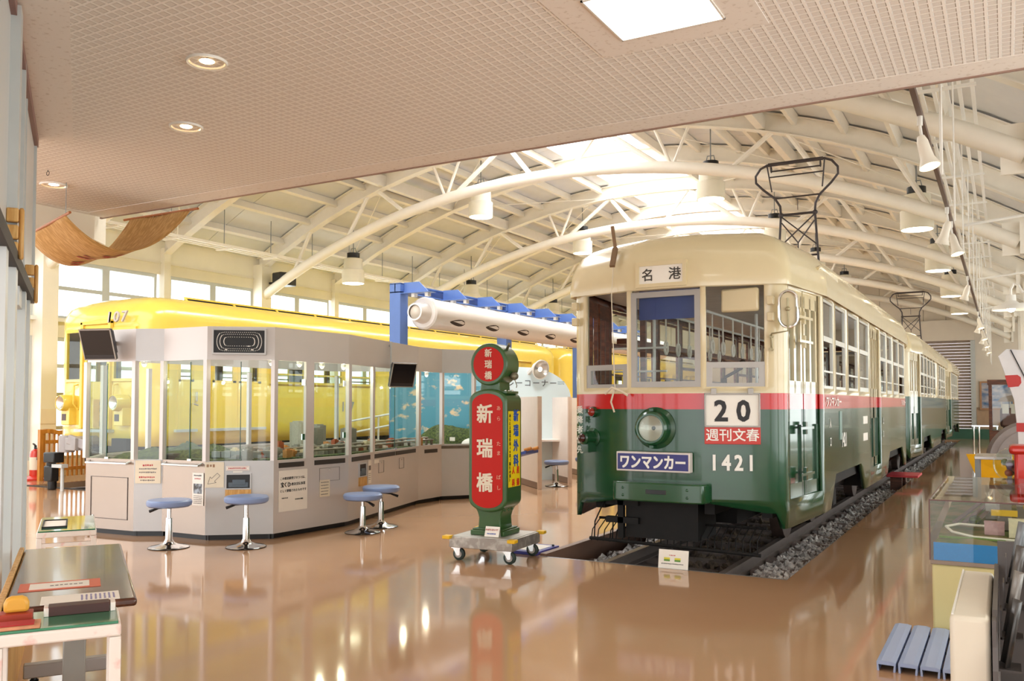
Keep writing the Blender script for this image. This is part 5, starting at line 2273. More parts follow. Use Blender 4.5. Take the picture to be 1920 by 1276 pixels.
dashes(m, Mp @ Matrix.Translation((0, -.042, .005)), .22, 1, .02, .01, seed=6)
m.build('print', INK, pcard, smooth=0)
m = MB()
m.prism([(-3.62, -.24), (-3.5, -.24), (-3.5, -.12), (-3.53, -.06), (-3.62, -.04)], 7.78, 7.86, Matrix(((1, 0, 0, 0), (0, 0, 1, 0), (0, 1, 0, 0), (0, 0, 0, 1))))
tag(m.build('wheel_chock', mat('chock', '#a79a90', .6), bevel=.01), 'small pale wheel stop block at the front corner of the tram pit', 'block')
bn = thing('step_bench', 'low red topped step beside the green trams on the ballast', 'step', (-1.68, 18.2, -.2))
m = MB()
m.box(-1.96, -1.42, 17.7, 18.6, .14, .18)
m.build('top', mat('step_red', '#d0454f', .5), bn, bevel=.006)
for y in (17.8, 18.5):
    m = MB()
    m.box(-1.9, -1.7, y - .03, y + .03, -.2, .14)
    m.build('leg', BROWNWOOD, bn)

# ------------------------------------------------------------------ play booths
BOOTH = mat('booth_board', '#efe3d9', 0.5, var=.02)
BEDGE = mat('booth_edge', '#dcc5b2', 0.5)
BD, BNV = Vector((.707, -.707, 0)), Vector((.707, .707, 0))


def booth(label, end, L):
    t = thing('partition', label, 'partition', (end[0], end[1], 0), group='booth partitions')
    e = Vector((end[0], end[1], 0))
    a = e - BD * L
    m = MB()
    m.beam(a + Vector((0, 0, .87)), e + Vector((0, 0, .87)), .06, 1.52)
    m.build('panel', BOOTH, t, smooth=0)
    m = MB()
    m.beam(e + BD * .03 + Vector((0, 0, .81)), e + BD * .03 + Vector((0, 0, .811)), .06, .01)
    m.v = []
    m.f = []
    m.m = []
    m.beam(e + Vector((0, 0, 0)) + BD * .025, e + BD * .025 + Vector((0, 0, 1.635)), .07, .05, up=BD)
    m.build('end_post', BEDGE, t, smooth=0)
    m = MB()
    m.beam(a + Vector((0, 0, .06)), e + Vector((0, 0, .06)), .064, .11)
    m.build('base_strip', mat('booth_base', '#8a7466', .6), t, smooth=0)
    return t


booth('pale booth partition directly behind the tram stop sign', (-7.2, 13.75), 1.1)
booth('pale booth partition between the two pale blue stools', (-7.19, 14.96), 1.6)
booth('pale booth partition mostly hidden behind the front corner of the tram', (-7.16, 16.16), 1.6)
hp = thing('play_corner_sign', 'pale blue rounded sign board with dark lettering above the booths', 'sign', (-8.3, 15.16, 0))
Mq = frame((-8.3, 15.16, 0), BNV, UP)
m = MB()
pts = [(-1.0, .0), (1.0, .0), (1.0, 1.66), (.97, 1.78), (.89, 1.91), (.775, 2.02), (.64, 2.1), (.5, 2.16), (.3, 2.215), (-.05, 2.23), (-1.0, 2.23)]
m.prism(pts, -.04, 0, Mq)
m.build('board', mat('sign_pale_blue', '#dcecf0', .5, var=.01), hp, smooth=0)
m = MB()
for i, ch in enumerate('プレーコーナー'):
    write(m, ch, .155, Mq @ Matrix.Translation((-.431 + i * .177, 1.915, .001)), bold=.015)
m.build('lettering', mat('slate_ink', '#5a6268', .5, var=0), hp, smooth=0)
m = MB()
for i, ch in enumerate('ご案内'):
    pass
dashes(m, Mq @ Matrix.Translation((.8, 1.92, .001)), .14, 2, .04, .03, seed=3)
m.build('small_print', mat('pale_blue_ink', '#9db4bd', .5, var=0), hp, smooth=0)
for i, (s, y) in enumerate(((-.1, 0), (.75, 0))):
    pass
m = MB()
for k in (-.55, .35):
    c = Mq @ Vector((k, .79, .0))
    m.beam(c, c + BD * .45, .7, .035)
    m.build('booth_desk', BOOTH, hp, smooth=0)
    m = MB()
pl = thing('wall_spotlight', 'large white round spotlight above the play corner lettering', 'spotlight', (-7.84, 15.02, 2.17))
sc = Vector((-7.84, 15.02, 2.17))
sn = Vector((.87, -.42, -.25)).normalized()
Ml = frame(sc, sn.cross(Vector((0, 0, 1))), Vector((0, 0, 1)) - sn * sn.z)
m = MB()
Ml = Matrix.Translation(sc) @ sn.to_track_quat('Z', 'Y').to_matrix().to_4x4()
m.lathe([(.05, -.2), (.1, -.15), (.16, -.04), (.19, .0), (.195, .03), (.175, .03)], 28, Ml, caps=False)
m.build('head', WHITE, pl)
m = MB()
m.lathe([(.175, .02), (.13, -.03), (.07, -.06), (.02, -.08)], 28, Ml, caps=False)
m.build('reflector', mat('spot_reflector', '#d9d4cc', .2, metal=.7, var=0), pl)
m = MB()
m.ball((0, 0, 0), (.05, .05, .03), M=Ml)
m.build('bulb', mat('spot_bulb', '#fff8ee', .4, var=0, emit=1), pl)
m = MB()
m.beam(sc - sn * .2, Mq @ Vector((.12, 2.1, .0)), .06, .06)
m.build('arm', WHITE, pl)
light('play_corner_lamp', 'SPOT', (-7.0, 13.2, 3.0), 70, (1, .97, .92), .1, target=(-8.0, 15.2, 1.7), spot=80)
tb = thing('toy_tray', 'blue sloping tray with orange wooden knobs beside the tram stop sign', 'tray', (-7.1, 12.9, 0))
m = MB()
m.box(-7.3, -7.2, 12.85, 13.0, 0, .6)
m.build('stand', mat('tray_stand', '#d7dde6', .5), tb, bevel=.01)
m = MB()
m.add([(-7.35, 12.7, .62), (-6.9, 12.7, .73), (-6.9, 13.15, .73), (-7.35, 13.15, .62), (-7.35, 12.7, .57), (-6.9, 12.7, .68), (-6.9, 13.15, .68), (-7.35, 13.15, .57)],
      [(0, 1, 2, 3), (7, 6, 5, 4), (0, 4, 5, 1), (1, 5, 6, 2), (2, 6, 7, 3), (3, 7, 4, 0)])
m.build('tray', mat('tray_blue', '#4b5fae', .4), tb, smooth=0)
for y in (12.75, 13.0):
    m = MB()
    m.cyl((-6.95, y, .735), (-6.83, y + .02, .77), .028)
    m.build('knob', FW, tb, bevel=.004)

# ------------------------------------------------------------------ glazed entrance wall on the left
AL = mat('door_aluminium', '#ccd0d0', 0.4, metal=.1, var=.02, stretch=(1, 1, .05), scale=5)


def wbox(m, s0, s1, n0, n1, z0, z1):
    c = [wp(s, n) for s, n in ((s0, n0), (s1, n0), (s1, n1), (s0, n1))]
    m.prism([(p.x, p.y) for p in c], z0, z1)
    return m


def wstruct(name, parts, m_, **k):
    m = MB()
    for p in parts:
        wbox(m, *p)
    return struct(m.build(name, m_, smooth=0, **k))


wstruct('wall_entrance', [(0, 4.9, -.1, 0, 2.32, 3.69)], AL)
wstruct('trim_12', [(.0, .05, -.1, .02, 2.32, 3.68), (1.25, 1.29, -.06, .012, 2.32, 3.68), (1.8, 1.88, -.06, .03, 2.3, 3.68), (2.0, 2.04, -.06, .01, 2.32, 3.68), (2.6, 2.75, -.06, .05, 2.3, 3.68)], ALU)
wstruct('trim_13', [(0, 4.9, -.1, .03, 3.62, 3.69)], mat('brown_edge', '#8d6a62', .5))
wstruct('trim_14', [(.85, 4.9, -.06, .06, 2.24, 2.32)], DARK)
dd = wstruct('door_1', [(.98, 1.06, -.05, .04, .3, 2.24), (1.15, 1.2, -.09, .0, .3, 2.24), (1.27, 1.32, -.09, .0, .3, 2.24), (.98, 1.9, -.05, .02, 2.12, 2.24), (1.5, 1.6, -.05, .04, .3, 2.24), (.98, 2.6, -.05, .02, .3, .38), (2.6, 2.75, -.06, .05, .3, 2.3), (3.3, 3.45, -.06, .05, .3, 2.3)], AL)
m = MB()
m.quad(wp(1.0, -.02, .35), wp(3.4, -.02, .35), wp(3.4, -.02, 2.2), wp(1.0, -.02, 2.2))
m.build('pane', GLASS, dd, smooth=0)
wstruct('wall_sill', [(.8, 4.9, -.1, .04, 0, .3)], mat('sill_lilac', '#c3bcc6', .35, metal=.2))
wstruct('trim_15', [(.8, 4.9, .04, .09, 0, .34)], LIGHTWOOD)
for lab, s, z0, hh in (('notched light wood block hanging high on the entrance wall, nearer the soffit lamps', 2.75, 2.29, .27), ('notched light wood block at the end of the entrance wall, lower than the other block', (.95), 2.24, .27)):
    t = thing('wooden_door_block', lab, 'wooden block', wp(s, .05, z0))
    m = MB()
    for k in range(3):
        a = z0 + hh * (.02 + k * .34)
        wbox(m, s, s + .05, .0, .06, a, a + hh * .28)
    m.build('tabs', LIGHTWOOD, t, bevel=.008)
    m = MB()
    wbox(m, s - .01, s + .04, .06, .085, z0 - .01, z0 + hh)
    m.build('bar', LIGHTWOOD, t, bevel=.012)

# ------------------------------------------------------------------ tables by the entrance wall
DBASE = (W0.x * WD.x + W0.y * WD.y)      # position of the wall end along the wall direction


def tp(d, n, z=0.0):
    """Point from coordinates along (d) and away from (n) the entrance wall, measured through the camera's foot."""
    return Vector((WD.x * d + WN.x * n, WD.y * d + WN.y * n, z))


RW = math.atan2(WD.y, WD.x)


def tbox(m, d0, d1, n0, n1, z0, z1):
    c = [tp(d, n) for d, n in ((d0, n0), (d1, n0), (d1, n1), (d0, n1))]
    m.prism([(p.x, p.y) for p in c], z0, z1)
    return m


def tpart(name, m_, par, boxes, **k):
    m = MB()
    for b in boxes:
        tbox(m, *b)
    return m.build(name, m_, par, **k)


WALNUT = two_tone('walnut_laminate', 'noise', '#4a281a', '#643a26', 0.18, stretch=(2, 2, 1), scale=4, coat=.2)
WT = thing('wooden_table', 'dark walnut table with wheeled grey legs along the entrance wall', 'table', tp(-4.75, 0), RW)
tpart('table_top', WALNUT, WT, [(-5.54, -3.96, -.26, .225, .665, .7)], bevel=.012)
tpart('edge_strip', LIGHTWOOD, WT, [(-5.54, -3.96, -.285, -.262, .665, .712)], bevel=.004)
for d in (-5.2, -4.3):
    l = tpart('leg', mat('leg_grey', '#8b8780', .4, metal=.3), WT, [(d - .035, d + .035, -.05, .04, .1, .665)], bevel=.006)
    tpart('foot_bar', mat('foot_grey', '#a39c98', .4, metal=.3), l, [(d - .03, d + .03, -.24, .22, .09, .16)], bevel=.006)
    for n in (-.19, .19):
        m = MB()
        c = tp(d, n, .04)
        m.cyl(c - WN * .02, c + WN * .02, .04, n=16)
        m.cyl(c + Vector((0, 0, .03)), c + Vector((0, 0, .06)), .015)
        m.build('castor', BLACK, l)
MATG = two_tone('green_mat', 'noise', '#1f6a4a', '#3d8a66', 0.12, scale=3, lo=.35, hi=.65, coat=.5)
WLEG = two_tone('stained_white', 'noise', '#e9dfd6', '#e2a9a0', 0.5, scale=14, lo=.55, hi=.75)


def white_table(label, d0, d1, n0, n1, z):
    t = thing('stamp_table', label, 'table', tp((d0 + d1) / 2, (n0 + n1) / 2), RW)
    tpart('table_top', WLEG, t, [(d0, d1, n0, n1, z - .055, z - .01)], bevel=.008)
    tpart('green_mat', MATG, t, [(d0 + .01, d1 - .01, n0 + .01, n1 - .01, z - .0095, z)], bevel=.002)
    for d in (d0 + .02, d1 - .02):
        for n in (n0 + .02, n1 - .02):
            tpart('leg', WLEG, t, [(d - .02, d + .02, n - .02, n + .02, 0, z - .056)], bevel=.004)
    tpart('stretcher', WLEG, t, [(d1 - .035, d1 - .005, n0 + .04, n1 - .04, .34, .37)])
    tpart('stretcher', WLEG, t, [(d0 + .005, d0 + .035, n0 + .04, n1 - .04, .34, .37)])
    return t


white_table('white stamping table with green mat holding the ink pad, in front of the walnut table', -3.87, -3.56, -.27, .15, .7)
white_table('lower white table with cracked green mat behind the walnut table', -9.05, -8.05, -.3, .14, .47)
# things on the stamping table
st = thing('rubber_stamp', 'wooden rubber stamp with rounded orange handle on the stamping table', 'stamp', tp(-3.76, -.2, .7), RW)
tpart('stamp_block', mat('stamp_red', '#a3341c', .5), st, [(-3.80, -3.72, -.255, -.145, .7, .727)], bevel=.003)
m = MB()
Mst = Matrix(((WN.x, 0, WD.x, tp(-3.78, -.2).x), (WN.y, 0, WD.y, tp(-3.78, -.2).y), (0, 1, 0, .727), (0, 0, 0, 1)))
m.prism([(-.042, 0), (.042, 0), (.042, .035), (.034, .052), (.018, .06), (-.018, .06), (-.034, .052), (-.042, .035)], 0, .035, Mst)
m.build('handle', mat('stamp_handle', '#e0a640', .4), st, bevel=.012)
ip = thing('ink_pad', 'open red ink pad in a stained wooden frame beside the stamp', 'ink pad', tp(-3.63, -.2, .7), RW)
tpart('frame', mat('pad_frame', '#c98a66', .6, var=.15, scale=30), ip, [(-3.68, -3.575, -.265, -.115, .7, .712)], bevel=.003)
tpart('pad', mat('pad_red', '#b3262a', .7), ip, [(-3.665, -3.59, -.25, -.135, .712, .716)], bevel=.002)
ci = thing('card_box', 'dark brown box holding white printed cards on the stamping table', 'card box', tp(-3.785, 0, .7), RW)
tpart('box', mat('box_brown', '#472a26', .5), ci, [(-3.82, -3.75, -.095, .115, .7, .735)], bevel=.002)
for n in (-.11, .118):
    tpart('end_cap', WLEG, ci, [(-3.82, -3.75, n, n + .018, .7, .733)], bevel=.002)
cd = thing('printed_card', 'white printed sheet with columns of text at the near end of the walnut table', 'sheet', tp(-4.05, .04, .7), RW)
tpart('sheet', PAPER, cd, [(-4.13, -3.97, -.13, .16, .7005, .704)])
m = MB()
for i in range(8):
    n = .02 + i * .017
    c = tp(-4.05, n, .7045)
    Mi = frame(c, -WD, WN)
    dashes(m, Mi, .12, 1, .01, .009, seed=30 + i)
m.build('print', mat('lilac_ink', '#8a84a8', .5, var=0), cd, smooth=0)
rs = thing('red_sheet', 'red bordered sheet with a white panel lying across the walnut table', 'sheet', tp(-4.45, 0, .7), RW)
tpart('border', mat('salmon_red', '#d4674a', .5), rs, [(-4.47, -4.28, -.225, .095, .7005, .702)])
tpart('panel', PAPER, rs, [(-4.44, -4.31, -.185, .05, .702, .703)])
m = MB()
Mi = frame(tp(-4.37, -.03, .7032), WN, -WD)
dashes(m, Mi, .15, 1, .01, .02, seed=40)
m.build('print', GREYINK, rs, smooth=0)
for lab, d0, d1, n0, n1 in (('flat glass topped tray frame on the low white table', -8.75, -8.25, -.27, -.08),):
    t = thing('tray', lab, 'tray', tp(-8.5, -.17, .47), RW)
    tpart('rim', DARK, t, [(d0, d1, n0, n0 + .012, .47, .483), (d0, d1, n1 - .012, n1, .47, .483), (d0, d0 + .012, n0, n1, .47, .483), (d1 - .012, d1, n0, n1, .47, .483)], smooth=0)
    tpart('sheet', PAPER, t, [(d0 + .012, d1 - .012, n0 + .012, n1 - .012, .4705, .473)], smooth=0)

# ------------------------------------------------------------------ hanging canvas under the soffit
cv = thing('hanging_canvas', 'brown canvas with faded red marks slung between two rods under the soffit', 'canvas', (-8.5, 6.0, 3.1))
CANVAS = two_tone('brown_canvas', 'noise', '#b08548', '#c79c60', 0.8, stretch=(9, 2, 2), scale=5, bump=.1)
Bp, Ap, Cp, Dp = Vector((-9.3, 5.68, 3.34)), Vector((-8.1, 5.34, 3.38)), Vector((-8.87, 6.66, 3.66)), Vector((-7.86, 6.66, 3.66))
nu, nv = 40, 10
vs, fs = [], []
for i in range(nu + 1):
    u = i / nu
    for j in range(nv + 1):
        v = j / nv
        p = Bp.lerp(Ap, v).lerp(Cp.lerp(Dp, v), u)
        p.z -= .42 * 4 * u * (1 - u) + .012 * sin(9 * v + 4 * u)
        vs.append(p)
for i in range(nu):
    for j in range(nv):
        a = i * (nv + 1) + j
        fs.append((a, a + 1, a + nv + 2, a + nv + 1))
m = MB()
m.add(vs, fs)
o = m.build('canvas', CANVAS, cv)
sd = o.modifiers.new('thickness', 'SOLIDIFY')
sd.thickness = .006
RODW = mat('rod_wood', '#a5622f', .5)
for p, q in ((Bp, Ap), (Cp, Dp)):
    d = (q - p).normalized() * .12
    m = MB()
    m.cyl(p - d, q + d, .014, n=10)
    m.build('rod', RODW, cv)
m = MB()
for k in range(7):
    v = .0 + k * .15
    a = Cp.lerp(Dp, v)
    m.tube([a + Vector((0, .005, -.02)), a + Vector((.05, .02, .018)), a + Vector((.1, .0, -.015))], .012, 6)
m.build('lashing_rope', mat('white_rope', '#cfc4b4', .8), cv)
m = MB()
for p in (Bp, Ap):
    m.cyl(p, Vector((p.x, p.y, 3.7)), .004, n=5)
m.build('hanging_wire', ALU_DARK, cv)
m = MB()
rnd = random.Random(4)
MARK = mat('faded_red_mark', '#a04028', .85, var=.15, scale=20)
for cu, cvv in ((.42, .75), (.33, .45), (.36, .15)):
    m = MB()
    for k in range(5):
        u0, v0 = cu + rnd.uniform(-.05, .05), cvv + rnd.uniform(-.08, .08)
        pts = []
        for (du, dv) in ((0, 0), (.05, .01), (.055, .05), (.005, .045)):
            u, v = u0 + du, v0 + dv
            p = Bp.lerp(Ap, v).lerp(Cp.lerp(Dp, v), u)
            p.z -= .42 * 4 * u * (1 - u) + .012 * sin(9 * v + 4 * u) + .014 + k * .0004
            pts.append(p)
        m.quad(*pts)
    m.build('red_mark', MARK, cv, smooth=0)

# ------------------------------------------------------------------ glass case with town model, right side
case = thing('model_case', 'glass topped case with a town model and blue sea on a yellowish cabinet', 'display case', (.15, 7.4, 0))
CX0, CX1, CY0, CY1 = -.445, .8, 6.34, 8.47
m = MB()
m.box(CX0 + .01, CX1, CY0 + .01, CY1, 0, .46)
m.build('base_cabinet', mat('base_yellowish', '#cdbf86', .45, var=.02), case, bevel=.012)
m = MB()
m.box(CX0, CX1 + .01, CY0, CY1 + .01, .46, .487)
m.build('rim_board', mat('rim_brown', '#8d7b6c', .5), case, bevel=.003)
m = MB()
vs, fs = [], []
m.box(CX0 + .02, CX1, CY0 + .012, CY0 + .03, .487, .6)
m.build('blue_front', mat('sea_blue', '#0a86cf', .6, var=.06, scale=180), case, smooth=0)
rnd = random.Random(9)
nx, ny = 40, 60
vs, fs = [], []
for i in range(nx + 1):
    for j in range(ny + 1):
        u, v = i / nx, j / ny
        x, y = CX0 + .03 + u * (CX1 - CX0 - .03), CY0 + .02 + v * (CY1 - CY0 - .03)
        h = .6 + .02 * sin(9 * u) * cos(7 * v) + .07 * max(0, v - .1) + rnd.uniform(-.004, .004) + (.05 * max(0, u - .4) if v > .2 else 0)
        if v < .02:
            h = .594 + rnd.uniform(-.006, .008)
        vs.append((x, y, h))
for i in range(nx):
    for j in range(ny):
        a = i * (ny + 1) + j
        fs.append((a, a + ny + 1, a + ny + 2, a + 1))
m = MB()
m.add(vs, fs)
m.build('terrain', two_tone('model_grass', 'noise', '#5e6b30', '#8a7a52', .9, scale=5, lo=.4, hi=.6), case)
m = MB()
pts = [(-.38, 6.9, .64), (-.33, 6.7, .63), (-.2, 6.55, .625), (.1, 6.48, .625), (.5, 6.46, .63)]
m.tube(pts, .009, 6)
m.tube([(-.38, 6.9, .64), (-.3, 7.0, .65), (-.1, 6.95, .65)], .009, 6)
m.build('sea_wall', CREAM, case)
m = MB()
m.box(-.4, .8, 6.5, 6.54, .612, .622)
m.build('promenade', mat('grass_bright', '#6f8c3a', .9), case, smooth=0)
m = MB()
for k in range(3):
    m.beam((-.33 + k * .06, 7.0, .66), (-.16 + k * .06, 8.2, .72), .03, .01)
m.build('model_track', mat('rail_brown', '#6d574d', .7), case, smooth=0)
for x, y, w, d, h, c in ((.05, 6.78, .06, .05, .12, '#e6d9b5'), (.2, 6.75, .12, .05, .1, '#e9dfbf'), (.42, 6.7, .08, .05, .09, '#e9dfbf'), (-.02, 7.1, .06, .06, .2, '#8d8278'), (.35, 7.1, .1, .1, .26, '#a8472c'), (.55, 7.05, .07, .1, .25, '#8e3a28'), (-.08, 6.85, .08, .05, .07, '#c8a0a0'), (.15, 7.5, .12, .1, .12, '#9a8f84'), (-.1, 7.6, .06, .06, .1, '#a09a8c'), (.4, 7.8, .2, .12, .14, '#8a857a'), (.66, 6.8, .06, .06, .1, '#b9b0a2')):
    m = MB()
    z = .63 + .05 * max(0, (y - 6.5)) * .6
    h, w, d = h * .7, w * .75, d * .8
    m.box(x - w, x + w, y - d, y + d, z - .03, z + h)
    m.box(x - w * 1.04, x + w * 1.04, y - d * 1.04, y + d * 1.04, z + h, z + h + .008)
    for k in range(4):
        xx = x - w * .8 + k * w * .45
        m.box(xx, xx + w * .22, y - d - .002, y - d, z + h * .45, z + h * .75)
    m.build('model_building', mat('town_' + c[1:], c, .6, var=.08, scale=40), case, smooth=0)
m = MB()
m.beam((-.1, 6.98, .745), (.06, 6.98, .745), .03, .04)
m.beam((.1, 7.35, .76), (.4, 7.35, .77), .03, .035)
m.build('model_train', mat('model_train_yellow', '#e0b21a', .4), case, smooth=0)
m = MB()
for x, y, z in ((-.2, 7.02, .68), (.3, 6.92, .7), (-.12, 7.9, .74), (.0, 8.1, .75), (-.3, 8.2, .72)):
    m.ball((x, y, z), (.04, .04, .035), 8, 6)
m.build('model_tree', HILL, case)
m = MB()
m.box(-.05, .8, 8.0, 8.12, .84, .855)
for x in (.05, .25, .45, .65):
    m.box(x - .02, x + .02, 8.03, 8.09, .7, .84)
m.build('model_viaduct', mat('viaduct_grey', '#7e7a74', .7), case, smooth=0)
g = MB()
for a, b in (((CX0 + .005, CY0 + .005), (CX1, CY0 + .005)), ((CX0 + .005, CY1), (CX0 + .005, CY0 + .005)), ((CX1, CY1), (CX0 + .005, CY1))):
    g.quad((a[0], a[1], .487), (b[0], b[1], .487), (b[0], b[1], .877), (a[0], a[1], .877))
g.quad((CX0, CY0, .877), (CX1, CY0, .877), (CX1, CY1, .877), (CX0, CY1, .877))
TOPG = glassmat('case_glass', '#eef2f0', .06)
g.build('glass_cover', TOPG, case, smooth=0)
m = MB()
for p, q in (((CX0, CY0, .875), (CX1, CY0, .875)), ((CX0, CY0, .875), (CX0, CY1, .875)), ((CX0, CY0, .487), (CX0, CY0, .875))):
    m.beam(p, q, .008, .008)
m.build('glass_edge', mat('case_edge', '#5e3a34', .4), case, smooth=0)
# blue duckboard, white box, leaflet rack
dk = thing('duckboard', 'blue slatted plastic duckboard on the floor against the yellowish cabinet', 'duckboard', (-.45, 5.85, 0), R(1))
SLATM = mat('slat_blue', '#9fb0d4', .35, var=.02)
for i in range(4):
    x = -.66 + i * .112
    y1 = 6.33 if i < 2 else 6.32
    m = MB()
    prof = [(-.048, .0), (-.036, .0), (-.04, .036), (.04, .036), (.036, 0), (.048, 0), (.05, .05), (.025, .057), (-.025, .057), (-.05, .05)]
    m.prism([(x + .05 + a, b) for a, b in prof], 5.36, y1, Matrix(((1, 0, 0, 0), (0, 0, 1, 0), (0, 1, 0, 0), (0, 0, 0, 1))))
    m.build('slat', SLATM, dk, smooth=0)
for y in (5.45, 5.85, 6.2):
    m = MB()
    m.box(-.64, -.22, y - .012, y + .012, .012, .03)
    m.build('crosspiece', mat('slat_dark', '#3c3a4a', .6), dk, smooth=0)
wb = thing('white_box', 'tall narrow cream box with rounded edges beside the leaflet rack', 'box', (-.14, 4.8, 0))
m = MB()
m.box(-.225, -.07, 4.2, 5.38, 0, .6)
m.build('body', mat('box_cream', '#dfd6c4', .4, var=.02), wb, bevel=.02)
m = MB()
m.box(-.218, -.21, 4.22, 5.36, .6, .606)
m.build('edge_strip', WHITE, wb, smooth=0)
rk = thing('leaflet_rack', 'dark grey leaflet rack leaning beside the cream box', 'rack', (.15, 4.5, 0))
RACK = mat('rack_grey', '#5a5452', .45, metal=.3, var=.05)
m = MB()
prof = [(4.15, 0), (5.3, 0), (5.3, .66), (4.3, .62), (4.2, .55), (4.15, .4)]
m.prism(prof, -.065, -.045, Matrix(((0, 0, 1, 0), (1, 0, 0, 0), (0, 1, 0, 0), (0, 0, 0, 1))))
m.box(-.065, -.05, 4.18, 5.3, .02, .6)
m.build('side_plate', RACK, rk, smooth=0)
tiers = ('lowest', 'second', 'third', 'topmost')
for i in range(4):
    for j in range(2):
        y, z, x = 4.42 + i * .2, .38 + i * .09, -.02 + j * .12 + i * .012
        m = MB()
        m.box(x - .03, x + .06, y - .07, y + .07, z - .03, z - .02)
        m.box(x - .03, x - .024, y - .07, y + .07, z - .03, z + .1)
        m.build('pocket', RACK, rk, smooth=0)
        lf = MB()
        pts = [(x + .02 * sin(t * .5), y - .055 + t * .014) for t in range(9)]
        vs = [(px, py, z - .018) for px, py in pts] + [(px + .05, py + .03, z + .26) for px, py in pts]
        lf.add(vs, [(t, t + 1, t + 10, t + 9) for t in range(8)])
        o = lf.build('leaflet', mat('leaflet_%d%d' % (i, j), ('#4a4644', '#8f8a85', '#5c5754', '#7d8287')[(i + j) % 4], .35))
        sd = o.modifiers.new('thickness', 'SOLIDIFY')
        sd.thickness = .006
        tag(o, tiers[i] + (' tier leaflet in the rack, in the column beside the cream box' if j == 0 else ' tier leaflet in the rack, in the column away from the cream box'), 'leaflet', 'leaflets in the rack')
m = MB()
m.beam((-.02, 4.1, .12), (.16, 4.3, .62), .045, .03)
m.build('frame_bar', RACK, rk, smooth=0)
m = MB()
m.box(-.05, .32, 5.28, 5.31, 0, .78)
m.build('back_panel', RACK, rk, smooth=0)
# capsule machine
cm = thing('capsule_machine', 'red capsule vending machine with a clear globe standing behind the glass case', 'vending machine', (.1, 9.2, 0))
CMR = mat('machine_red', '#c9281d', .3, coat=.4)
m = MB()
m.box(.06, .5, 9.0, 9.4, .55, 1.08)
m.box(.02, .5, 8.98, 9.42, 1.05, 1.13)
m.build('body', CMR, cm, bevel=.03)
m = MB()
m.box(.1, .45, 9.05, 9.35, 0, .55)
m.build('stand', CMR, cm, bevel=.01)
m = MB()
m.ball((.03, 9.2, .95), (.14, .14, .15), 24, 14)
m.build('globe', GLASS, cm)
rnd = random.Random(2)
for k in range(14):
    a, r = rnd.uniform(0, 6.28), rnd.uniform(0, .075)
    m = MB()
    m.ball((.03 + r * cos(a), 9.2 + r * sin(a), .87 + rnd.uniform(0, .1)), .032, 10, 7)
    m.build('capsule', mat('capsule_%d' % k, rnd.choice(['#c9b23a', '#7d8a6a', '#b06a5a', '#9aa3a0', '#8a7a98']), .3), cm)
m = MB()
m.box(.1, .3, 8.975, 8.99, .62, .8)
m.build('coin_plate', CHROME, cm, bevel=.004)
# steel table and yellow panel behind
ys_ = thing('yellow_panel', 'slanted yellow panel standing behind the silver table', 'panel', (-.35, 15.0, 0))
m = MB()
m.add([(-.52, 14.6, .76), (.2, 14.7, .76), (.2, 14.9, .3), (-.35, 14.8, .3), (-.52, 14.66, .76), (.2, 14.76, .76), (.2, 14.96, .3), (-.35, 14.86, .3)],
      [(0, 1, 2, 3), (7, 6, 5, 4), (0, 4, 5, 1), (1, 5, 6, 2), (2, 6, 7, 3), (3, 7, 4, 0)])
m.build('board', mat('board_yellow', '#f2b51c', .4), ys_, smooth=0)
for x in (-.25, .12):
    m = MB()
    m.box(x - .03, x + .03, 14.83, 14.89, 0, .5)
    m.build('leg', DARK, ys_)
sv = thing('silver_table', 'small silver table in front of the slanted yellow panel', 'table', (-.2, 12.4, 0))
m = MB()
m.box(-.34, .06, 12.0, 12.75, .83, .87)
m.build('table_top', mat('silver_sheet', '#b9b2ad', .25, metal=.7), sv, bevel=.005)
for x in (-.31, .03):
    for y in (12.04, 12.7):
        m = MB()
        m.box(x - .025, x + .025, y - .025, y + .025, 0, .83)
        m.build('leg', ALU_DARK, sv)
m = MB()
wh = thing('iron_wheel', 'large rusty grey wheel standing behind the capsule machine', 'wheel', (.33, 15.6, 0))
MW = frame((.33, 15.6, .62), (1, .2, 0), UP)
m.lathe([(.6, -.06), (.62, -.05), (.62, .0), (.58, .03), (.5, .02), (.48, .03)], 44, MW, caps=False)
m.lathe([(.6, -.06), (.05, -.05)], 44, MW, caps=False)
m.lathe([(.5, .022), (.12, .01)], 44, MW, caps=False)
m.build('disc', mat('wheel_grey', '#8a7f7d', .5, metal=.2, var=.1), wh)
m = MB()
m.lathe([(.16, 0), (.16, .06), (.1, .1), (.02, .1)], 24, MW, caps=False)
m.build('hub', mat('hub_orange', '#c8702a', .5), wh)
m = MB()
m.box(.0, .66, 15.5, 15.7, 0, .02)
m.build('chock', BROWNWOOD, wh)
wc = thing('wooden_showcase', 'brown wooden glazed showcase with an old tram front inside', 'showcase', (.3, 21.0, 0))
m = MB()
m.box(-.3, .9, 20.6, 21.4, 0, .95)
m.build('base', BROWNWOOD, wc, bevel=.01)
m = MB()
for x in (-.3, .84):
    for y in (20.6, 21.34):
        m.box(x, x + .06, y, y + .06, .95, 1.95)
m.box(-.32, .92, 20.58, 21.42, 1.9, 2.0)
m.build('frame', BROWNWOOD, wc, smooth=0)
m = MB()
m.quad((-.27, 20.62, .95), (.87, 20.62, .95), (.87, 20.62, 1.9), (-.27, 20.62, 1.9))
m.quad((-.28, 20.62, .95), (-.28, 21.38, .95), (-.28, 21.38, 1.9), (-.28, 20.62, 1.9))
m.build('glass_pane', GLASS, wc, smooth=0)
om = thing('model_tram', 'old brown model tram standing inside the wooden showcase', 'model tram', (.25, 21, .95))
m = MB()
m.box(-.1, .6, 20.8, 21.3, 1.02, 1.42)
m.build('body', mat('old_brown', '#6a4a44', .5, var=.1), om, bevel=.05)
m = MB()
